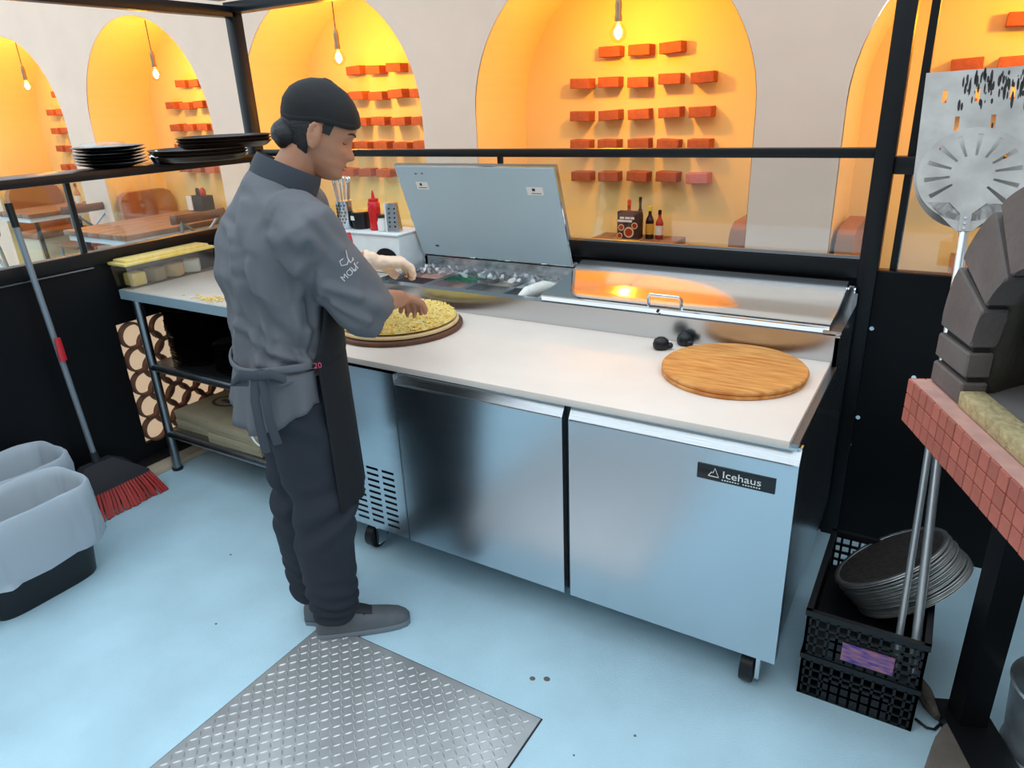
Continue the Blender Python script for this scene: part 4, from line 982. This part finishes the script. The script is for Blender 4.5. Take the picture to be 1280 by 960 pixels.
def hand(b, wrist, to, palm_n, spread, curl, k=1.0, thumb_side=1, fat=0.0, flen=1.0):
    d = (Vector(to) - Vector(wrist)).normalized(); n = Vector(palm_n); n = (n - d * n.dot(d)).normalized(); s = n.cross(d) * thumb_side
    w0 = Vector(wrist)
    rings = []
    for t, hw, ht in ((-.03, .022, .019), (0, .025, .018), (.03, .033, .017), (.06, .040, .016), (.085, .041, .014), (.096, .036, .011)):
        c = w0 + d * t * k; rings.append([c + s * math.cos(2 * math.pi * q / 20) * (hw + fat) * k + n * math.sin(2 * math.pi * q / 20) * (ht + fat) * k for q in range(20)])
    b.loft(rings)
    for fi, (off, ln) in enumerate(((.030, .072), (.010, .080), (-.011, .074), (-.030, .058))):
        p = w0 + d * .082 * k + s * off * k; dirv = (d + s * off * spread).normalized(); pts = [p]; ang = 0
        for j, part in enumerate((.46, .32, .26)):
            ang += curl * (0.9 + .15 * j + .06 * fi); dd = (dirv * math.cos(ang) + n * math.sin(ang)).normalized()
            pts.append(pts[-1] + dd * ln * part * k * flen)
        r_ = .0092 + fat
        b.tube([tuple(q) for q in pts], [r_ * k, r_ * .96 * k, r_ * .9 * k, r_ * .72 * k], 12)
    p = w0 + d * .025 * k + s * .026 * k; q1 = p + (s * .6 + d * .55 + n * .35).normalized() * .042 * k; q2 = q1 + (d * .8 + n * .6 + s * .1).normalized() * .032 * k; q3 = q2 + (d * .75 + n * .65 - s * .25).normalized() * .024 * k
    b.tube([tuple(v) for v in (p, q1, q2, q3)], [(.013 + fat) * k, (.0115 + fat) * k, (.010 + fat) * k, (.0075 + fat) * k], 12)
bb = B()
bb.loft(head_rings(-.004, .2345, 60))
# ears
for sy in (-1, 1):
    ec = Vector((-.012, sy * .078, .098))
    ears = []
    for q in range(15):
        a = 2 * math.pi * q / 14
        ears.append(HM @ (ec + Vector((-.0145 * math.cos(a) * (1 + .15 * math.sin(a)) - .004 * math.sin(a), sy * (.006 + .006 * (math.cos(a) > -.2)), .031 * math.sin(a)))))
    bb.tube([tuple(p) for p in ears], .0052, 8)
    lobe = [HM @ (ec + Vector((.008 * (1 - k), sy * .003, -.02 + .04 * k))) for k in (0, .5, 1)]
    bb.tube([tuple(p) for p in lobe], [.011, .013, .009], 10)
# neck and trunk
bb.tube([(.045, 0, 1.40), (.062, 0, 1.47), (.105, 0, 1.53), (.135, 0, 1.58)], [(.075, .085), (.060, .060), (.054, .056), (.054, .058)], 24)
bb.loft([ring((0, 0, .84), .10, .15), ring((.0, 0, .95), .095, .145), ring((.005, 0, 1.06), .088, .128), ring((.0, 0, 1.2), .098, .145), ring((.0, 0, 1.32), .10, .16), ring((.02, 0, 1.41), .075, .15), ring((.04, 0, 1.46), .05, .08)])
for (sh, el, wr, hd) in ((SHR, ELR, WRR, HDR), (SHL, ELL, WRL, HDL)):
    limb(bb, [sh, sh.lerp(el, .5), el], [.052, .047, .042]); limb(bb, [el, el.lerp(wr, .35), wr], [.042, .041, .027])
for (h, kn, an) in ((HIPR, KNR, ANR), (HIPL, KNL, ANL)):
    limb(bb, [h, h.lerp(kn, .5), kn], [.088, .076, .056]); limb(bb, [kn, kn.lerp(an, .3), an], [.055, .056, .036])
    limb(bb, [an, an + Vector((.0, 0, -.03)), an + Vector((.01, 0, -.055))], [.036, .034, .028])
hand(bb, WRR, HDR, Vector((.1, .15, -1)), 3, .58, 1.05, 1)
hand(bb, WRL, HDL, Vector((.1, -.1, -1)), 6, .5, 1.0, -1)
me = remesh(bb, 'body', .0052, 2, .4)
body = put('body', me, 'skin', pe, 80, label='tan skin of face, ear, neck and bare right forearm')
# lips, brows, lashes
def face_strip(name, m, pts, r_, par):
    k = B(); k.tube([tuple(HM @ Vector(p)) for p in pts], r_, 8); return k.go(name, m, par, world=False)
for sy in (-1, 1):
    br_ = [head_pt(.132 + .005 * math.sin(math.pi * t), sy * a) + Vector((.001, 0, 0)) for t, a in ((0, .16), (.3, .34), (.65, .55), (1, .74))]
    face_strip('eyebrow', 'hair', br_, [.0022, .0034, .003, .0014], pe)
    ls = [head_pt(.1065 - .003 * math.sin(math.pi * t), sy * a) + Vector((.0012, 0, 0)) for t, a in ((0, .26), (.35, .40), (.7, .55), (1, .66))]
    face_strip('eyelashes', 'hair', ls, [.0008, .0016, .0018, .0009], pe)
for z, r_ in ((.0465, .0034), (.0365, .004)):
    face_strip('lip', 'lip', [head_pt(z, a) + Vector((-.0012, 0, 0)) for a in (-.26, -.14, 0, .14, .26)], [r_ * .4, r_ * .9, r_, r_ * .9, r_ * .4], pe)
# hair under the cap
hb = B(); rows = []
for i in range(9):
    t = i / 8; row = []
    for k in range(25):
        a = math.pi + (k - 12) / 12 * 1.46
        z0 = .028 + .030 * abs((k - 12) / 12) ** 2 + (.02 if abs(k - 12) > 10 else 0); z = z0 + (.135 - z0) * t
        row.append(HM @ head_pt(z, a, .0075 + .003 * noise.noise(Vector((k * .9, i * .7, 1)))))
    rows.append(row)
hb.loft(rows, cap=False, closed=False)
bun = []
for i in range(1, 10):
    th = math.pi * i / 10; row = []
    for k in range(24):
        a = 2 * math.pi * k / 24; d = Vector((math.sin(th) * math.cos(a), math.sin(th) * math.sin(a), -math.cos(th)))
        f = 1 + .12 * noise.noise(d * 3.1)
        row.append(HM @ (Vector((-.078, 0, .074)) + Vector((d.x * .042 * f, d.y * .060 * f, d.z * .040 * f))))
    bun.append(row)
hb.loft(bun)
hair = hb.go('hair', 'hair', pe, 80, world=False, label='black hair gathered under the cap')
for sy in (-1, 1):
    k = B(); k.loft([[HM @ head_pt(z, sy * a, .003) for a in (1.28, 1.36, 1.44, 1.52)] for z in (.112, .122, .132, .145)], cap=False, closed=False); k.go('sideburn', 'hair', hair, 80, world=False)
# cap
cb = B(); rows = []
for i in range(16):
    t = i / 15; row = []
    for k in range(56):
        a = 2 * math.pi * k / 56; front = (1 + math.cos(a)) / 2
        ze = .112 + .046 * front ** 1.1 + .004 * math.cos(4 * a); zt = .2345
        z = ze + (zt - ze) * (math.sin(t * math.pi / 2) ** .92)
        p = head_pt(z, a, .008 + .004 * math.sin(math.pi * min(1, t * 1.2)), False); p.z += .012 * t
        p.x -= .016 * t
        row.append(HM @ p)
    rows.append(row)
cb.loft(rows, cap=False); cb.bm.faces.new([cb.bm.verts.new(p) for p in rows[-1]]); bmesh.ops.remove_doubles(cb.bm, verts=cb.bm.verts[:], dist=1e-4)
cap_ = cb.go('cap', 'cap_cloth', pe, 80, world=False, label='black skull cap')
band = B(); rows = []
for i in range(4):
    row = []
    for k in range(56):
        a = 2 * math.pi * k / 56; front = (1 + math.cos(a)) / 2
        row.append(HM @ head_pt(.110 + .046 * front ** 1.1 + .004 * math.cos(4 * a) + .006 * i, a, .0095 if i in (1, 2) else .007, False))
    rows.append(row)
band.loft(rows, cap=False); band.go('cap_band', 'cap_cloth', cap_, 80, world=False)
# ---- jacket
jb = B()
jb.loft([ring((-.01, 0, .955), .155, .205, 36), ring((-.012, 0, 1.0), .148, .198, 36), ring((-.008, 0, 1.06), .142, .188, 36), ring((-.005, 0, 1.15), .145, .190, 36), ring((-.002, 0, 1.25), .154, .198, 36, .0), ring((.008, 0, 1.33), .156, .200, 36), ring((.022, 0, 1.39), .145, .188, 36), ring((.030, 0, 1.435), .115, .155, 36), ring((.040, 0, 1.468), .085, .105, 36, -.35), ring((.058, 0, 1.482), .076, .080, 36, -.5)])
for sh, el, wr, sgn in ((SHR, ELR, WRR, -1), (SHL, ELL, WRL, 1)):
    fd = (wr - el).normalized(); ud = (el - sh).normalized(); ce = el + ud * .02 + fd * .035
    jb.tube([tuple(p) for p in (sh + Vector((-.02, -sgn * .08, -.01)), sh + Vector((-.005, -sgn * .03, .004)), sh + ud * .03 + Vector((0, sgn * .012, .004)), sh.lerp(el, .35), sh.lerp(el, .7), el + ud * .005, ce)], [.070, .084, .088, .087, .086, .082, .080], 24)
jm = remesh(jb, 'jacket', .008, 8, .5)
CREASE = [([(-.104, 1.38), (-.096, 1.235), (-.082, 1.02)], .010, .011), ([(-.07, 1.30), (-.068, 1.168), (-.05, 1.05)], .008, .010), ([(.062, 1.17), (.045, 1.0)], .006, .007), ([(-.092, 1.255), (-.051, 1.142), (.048, 1.036)], -.010, .016),
          ([(.0, 1.36), (.05, 1.27), (.085, 1.30)], .008, .014), ([(-.05, 1.44), (-.09, 1.36)], .007, .012), ([(-.025, 1.047), (.065, 1.005)], .008, .012), ([(.085, 1.34), (.08, 1.22), (.06, 1.12)], -.010, .012), ([(.12, 1.23), (.20, 1.19)], .007, .010), ([(.13, 1.18), (.22, 1.12)], .008, .010), ([(.10, 1.42), (.17, 1.32)], .006, .012), ([(-.12, 1.12), (-.06, 1.06), (.0, 1.03)], .009, .012)]
bm = bmesh.new(); bm.from_mesh(jm); bm.normal_update()
for v in bm.verts:
    p = v.co; d = 0
    d += .009 * noise.noise(Vector((p.x * 7 + 3, p.y * 7, p.z * 5))) + .005 * noise.noise(Vector((p.x * 18, p.y * 18, p.z * 9)))
    # long drag folds down the back and cinched waist gathers
    if p.x < .02: d += .012 * (1 - 2 * abs(math.sin(p.y * 19 + p.z * 5 + 2 * noise.noise(p * 3)))) * max(0, 1 - abs(p.z - 1.10) / .34) * .9
    w_ = max(0, 1 - abs(p.z - 1.0) / .10); d += .005 * w_ * math.sin(math.atan2(p.y, p.x) * 17)
    # diagonal pull folds towards the arms
    d += .008 * (1 - 2 * abs(math.sin(p.z * 14 + p.x * 15 + 2 * noise.noise(p * 4)))) * max(0, 1 - abs(p.z - 1.20) / .20)
    # creases on the sleeves
    if abs(p.y) > .2 or p.x > .17: d += .004 * math.sin(p.z * 60 + p.x * 30 + 3 * noise.noise(p * 6))
    if p.y < .03:
        for pl_, am, wd_ in CREASE:
            dm_ = 9
            for (xa, za), (xb, zb) in zip(pl_, pl_[1:]):
                ex, ez = xb - xa, zb - za; tt_ = max(0, min(1, ((p.x - xa) * ex + (p.z - za) * ez) / (ex * ex + ez * ez)))
                dm_ = min(dm_, math.hypot(p.x - xa - ex * tt_, p.z - za - ez * tt_))
            d += am * (math.exp(-(dm_ / wd_) ** 2) - .55 * math.exp(-((dm_ - 1.9 * wd_) / wd_) ** 2))
    v.co += v.normal * d
bm.to_mesh(jm); bm.free()
jk = put('jacket', jm, 'jacket_cloth', pe, 80, label='charcoal grey chef jacket with elbow sleeves')
# jacket skirt below the tie, flaring behind, open in front
sk = B(); rows = []
for i in range(9):
    t = i / 8; row = []
    for k in range(41):
        a = R(75) + R(210) * k / 40 if False else R(62) + R(236) * k / 40
        fl = .012 * math.sin(a * 13 + t) * t
        back = max(0, -math.cos(a))
        rx, ry = .150 + .030 * t * back + fl, .200 + .012 * t + fl
        z = .985 - (.125 + .045 * math.sin(a * 2 + .5) + .02 * max(0, -math.sin(a))) * t
        row.append(Vector((-.01 + rx * math.cos(a), ry * math.sin(a), z)))
    rows.append(row)
sk.loft(rows, cap=False, closed=False); so = sk.go('jacket_skirt', 'jacket_cloth', jk, 80, world=False)
md = so.modifiers.new('t', 'SOLIDIFY'); md.thickness = .004
col_ = B(); rows = []
for i, (dz, g_) in enumerate(((-.01, .004), (.012, .004), (.034, .008), (.038, .011), (.02, .015), (-.012, .016))):
    row = []
    for k in range(41):
        a = R(20) + R(320) * k / 40
        row.append(Vector((.062 + .5 * dz + (.070 + g_) * math.cos(a), (.072 + g_) * math.sin(a), 1.482 + dz - .040 * math.cos(a))))
    rows.append(row)
col_.loft(rows, cap=False, closed=False); col_.go('collar', 'piping', jk, 80, world=False, label='dark stand collar')
# piping down the right front and shoulder seam
def on_surface(p, d):
    return p
# waist tie
tie = B(); tie.tube([(-.012 + .153 * math.cos(a), .204 * math.sin(a), 1.0 + .006 * math.sin(3 * a)) for a in [R(50) + R(260) * k / 40 for k in range(41)]], [(.011, .005)] * 41, 10)
ap = empty  # (apron built below)
apm = B(); rows = []
for i in range(15):
    t = i / 14; row = []
    for k in range(33):
        a = R(-64) + R(128) * k / 32
        z = 1.02 - .50 * t
        rx = .168 + .006 * math.sin(a * 9) * t + .006 * t; ry = .216 - .012 * t + .006 * math.sin(a * 11 + 1) * t
        row.append(Vector((-.005 + rx * math.cos(a), ry * math.sin(a), z)))
    rows.append(row)
apm.loft(rows, cap=False, closed=False)
# bib
rows = []
for i in range(9):
    t = i / 8; row = []
    for k in range(17):
        y = (-1 + 2 * k / 16) * (.205 - .095 * t); a = math.asin(max(-1, min(1, y / .215)))
        row.append(Vector((-.002 + .162 * math.cos(a) + .006, y, 1.0 + .33 * t)))
    rows.append(row)
apm.loft(rows, cap=False, closed=False)
apo = apm.go('apron', 'apron_cloth', pe, 80, world=False, label='black bib apron tied at the back')
md = apo.modifiers.new('t', 'SOLIDIFY'); md.thickness = .004
tie.go('waist_tie', 'jacket_cloth', apo, 80, world=False)
kc = Vector((-.085, -.203, 1.0)); kn_ = B(); kn_.ell(tuple(kc), (.022, .016, .018), 14, 8)
kt = Vector((.93, -.36, 0)); ko = Vector((-.36, -.93, 0))
def kp(u, o_, z): return tuple(kc + kt * u + ko * o_ + Vector((0, 0, z)))
kn_.tube([kp(0, .01, 0), kp(.04, .03, .015), (kp(.075, .02, -.005)), kp(.03, .01, -.015)], [(.013, .005)] * 4, 8)
kn_.tube([kp(0, .01, 0), kp(-.04, .03, .015), (kp(-.07, .02, -.01)), kp(-.03, .01, -.015)], [(.013, .005)] * 4, 8)
kn_.tube([kp(.01, .012, -.01), kp(.018, .03, -.06), kp(.022, .04, -.12), kp(.03, .035, -.19)], [(.012, .003)] * 4, 8)
kn_.tube([kp(-.01, .012, -.01), kp(-.012, .032, -.06), kp(-.006, .045, -.13), kp(-.002, .045, -.21)], [(.012, .003)] * 4, 8)
kn_.go('tie_bow', 'piping', apo, 80, world=False)
# ---- trousers
tb = B()
tb.loft([ring((-.01, 0, 1.0), .125, .17), ring((-.012, 0, .93), .135, .182), ring((-.010, 0, .85), .14, .19), ring((0, 0, .77), .125, .185)])
for h, k2, an, f in ((HIPR, KNR, ANR, 1), (HIPL, KNL, ANL, -1)):
    tb.tube([tuple(p) for p in (h + Vector((0, 0, .02)), h.lerp(k2, .4), k2, k2.lerp(an, .3) + Vector((-.012, 0, 0)), k2.lerp(an, .7) + Vector((-.008, 0, 0)), an + Vector((0, 0, .03)), an + Vector((.0, 0, -.015)))], [.112, .108, .096, .095, .084, .077, .074], 24)
tm_ = remesh(tb, 'trousers', .009, 8, .5)
bm = bmesh.new(); bm.from_mesh(tm_); bm.normal_update()
for v in bm.verts:
    p = v.co; d = .005 * noise.noise(Vector((p.x * 8, p.y * 8, p.z * 6)))
    an_ = max(0, 1 - abs(p.z - .14) / .16); kn2 = max(0, 1 - abs(p.z - .50) / .16)
    d += .0075 * an_ * math.sin(p.z * 120 + p.x * 35 + 4 * noise.noise(p * 7)) + 0.011 * kn2 * math.sin(p.z * 62 - p.x * 34 + 3 * noise.noise(p * 5))
    d += .008 * math.sin(p.z * 40 + p.x * 30 + 3 * noise.noise(p * 4)) * max(0, 1 - abs(p.z - .80) / .15)
    v.co += v.normal * d
bm.to_mesh(tm_); bm.free()
put('trousers', tm_, 'trouser_cloth', pe, 80, label='dark slate trousers creased at knee and ankle')
# ---- shoes
def shoe(an, yaw, label):
    M4 = Matrix.Translation((an.x + .022, an.y, 0)) @ Matrix.Rotation(yaw, 4, 'Z')
    def T(p): return M4 @ Vector(p)
    up = B()
    SS = 1.10
    prof = [(x_ * SS, h_, t_, y_) for x_, h_, t_, y_ in [(-.085, .026, .075, 0), (-.075, .034, .098, .0), (-.04, .038, .108, 0), (.0, .040, .105, 0), (.04, .043, .088, 0), (.09, .047, .070, .003), (.13, .047, .060, .004), (.165, .042, .052, .003), (.188, .030, .042, 0), (.198, .014, .032, 0)]]
    rings = []
    for x, hw, top, yo in prof:
        rings.append([T((x, yo + hw * math.copysign(abs(math.cos(a)) ** .7, math.cos(a)), max(.016, .016 + (top - .016) * max(0, math.sin(a)) ** .8) if math.sin(a) > 0 else .016)) for a in [2 * math.pi * k / 20 for k in range(20)]])
    up.loft(rings); s = up.go('shoe', 'shoe_grey', pe, 60, world=False, label=label)
    so_ = B(); r2 = []
    for z, k in ((0, .97), (.006, 1.02), (.018, 1.04), (.022, 1.0)):
        pts = [T((x, yo + hw * k * 1.03, z)) for x, hw, top, yo in prof] + [T((x, yo - hw * k * 1.03, z)) for x, hw, top, yo in reversed(prof)]
        r2.append(pts)
    so_.loft(r2); so_.go('sole', 'shoe_sole', s, 40, world=False)
    tg = B(); tg.loft([[T((x, hw * math.cos(a), top - .004 + .010 * math.sin(a))) for a in [math.pi * k / 8 for k in range(9)]] for x, hw, top in ((-.01, .026, .112), (.03, .026, .098), (.07, .025, .082), (.095, .022, .072))], cap=False, closed=False); tg.go('tongue', 'shoe_dark', s, 60, world=False)
    for k in range(5):
        x = .015 + .018 * k; zt = .110 - .0095 * k
        lc_ = B(); lc_.tube([tuple(T((x, -.026, zt - .008))), tuple(T((x + .004, 0, zt + .006))), tuple(T((x, .026, zt - .008)))], .0028, 6); lc_.go('lace', 'shoe_dark', s, world=False)
shoe(ANR, R(-8), 'grey laced work shoe on the right foot'); shoe(ANL, R(62), 'grey laced work shoe on the left foot')
# ---- glove on the left hand
gb = B(); hand(gb, WRL, HDL, Vector((.1, -.1, -1)), 9, .5, 1.06, -1, fat=.0055)
gb.tube([tuple(WRL + (WRL - ELL).normalized() * -.045), tuple(WRL + (WRL - ELL).normalized() * -.02), tuple(WRL)], [.042, .038, .034], 20)
gm = remesh(gb, 'glove', .005, 3, .5); bm = bmesh.new(); bm.from_mesh(gm); bm.normal_update()
for v in bm.verts: v.co += v.normal * (.0035 * noise.noise(v.co * 45) + .0018 * noise.noise(v.co * 110))
bm.to_mesh(gm); bm.free()
put('glove', gm, 'glove', pe, 60, label='loose pale plastic glove on the left hand')
# ---- embroidery on the right sleeve: letters projected on to the cloth
from mathutils.bvhtree import BVHTree
def drape(me, M0, dirv, parent, name, m, lift=.0012):
    bmx = bmesh.new(); bmx.from_mesh(jm); tree = BVHTree.FromBMesh(bmx); bmx.free()
    me.transform(M0)
    for v in me.vertices:
        hit = tree.ray_cast(v.co, dirv, .5)
        if hit[0] is not None: v.co = hit[0] + hit[1] * lift
    return put(name, me, m, parent, 0)
SIDE = Vector((.06, .98, -.18)).normalized()   # the sleeve's outer side, seen square on
def sleeve_text(body, size, at_, ang, name, m):
    at_ = Vector(at_); dv_ = SIDE; xr = dv_.cross(Vector((0, 0, 1))).normalized(); yu = xr.cross(dv_)
    xr2 = xr * math.cos(ang) + yu * math.sin(ang); yu2 = yu * math.cos(ang) - xr * math.sin(ang)
    M0 = Matrix((xr2, yu2, -dv_)).transposed().to_4x4(); M0.translation = at_ - dv_ * .2
    drape(text_mesh(body, size, 0), M0, dv_, jk, name, m)
EMB = Vector((.170, -.22, 1.262))
sleeve_text('MOLI', .023, EMB + Vector((-.005, 0, -.030)), R(38), 'embroidered_word', 'thread_white')
def swirl(pts, r_):
    me = bpy.data.meshes.new('s'); k = B(); k.tube([(x, y, 0) for x, y in pts], r_, 5); m2 = k.mesh('embroidered_swirl'); bpy.data.meshes.remove(me); return m2
for pts in ([(.0, .02), (-.012, .012), (-.008, -.002), (.01, .0), (.018, .014)], [(.012, .045), (.014, .02), (.022, .004), (.03, .012)], [(.03, .02), (.036, -.006), (.046, .004)], [(.016, -.012), (.022, -.024), (.034, -.018), (.038, -.008)]):
    at_ = EMB + Vector((.0, 0, .015)); dv_ = SIDE; xr = dv_.cross(Vector((0, 0, 1))).normalized(); yu = xr.cross(dv_)
    M0 = Matrix((xr, yu, -dv_)).transposed().to_4x4(); M0.translation = at_ - dv_ * .2
    drape(swirl([(x * .8, y * .8) for x, y in pts], .0012), M0, dv_, jk, 'embroidered_swirl', 'thread_white', .001)
# small red mark at the hip
hm = text_mesh('20', .022, .0004)
at_ = Vector((.055, -.24, 1.01)); dv_ = SIDE; xr = dv_.cross(Vector((0, 0, 1))).normalized(); yu = xr.cross(dv_)
M0 = Matrix((xr, yu, -dv_)).transposed().to_4x4(); M0.translation = at_
hm.transform(M0); put('red_mark', hm, 'thread_red', apo, 0)
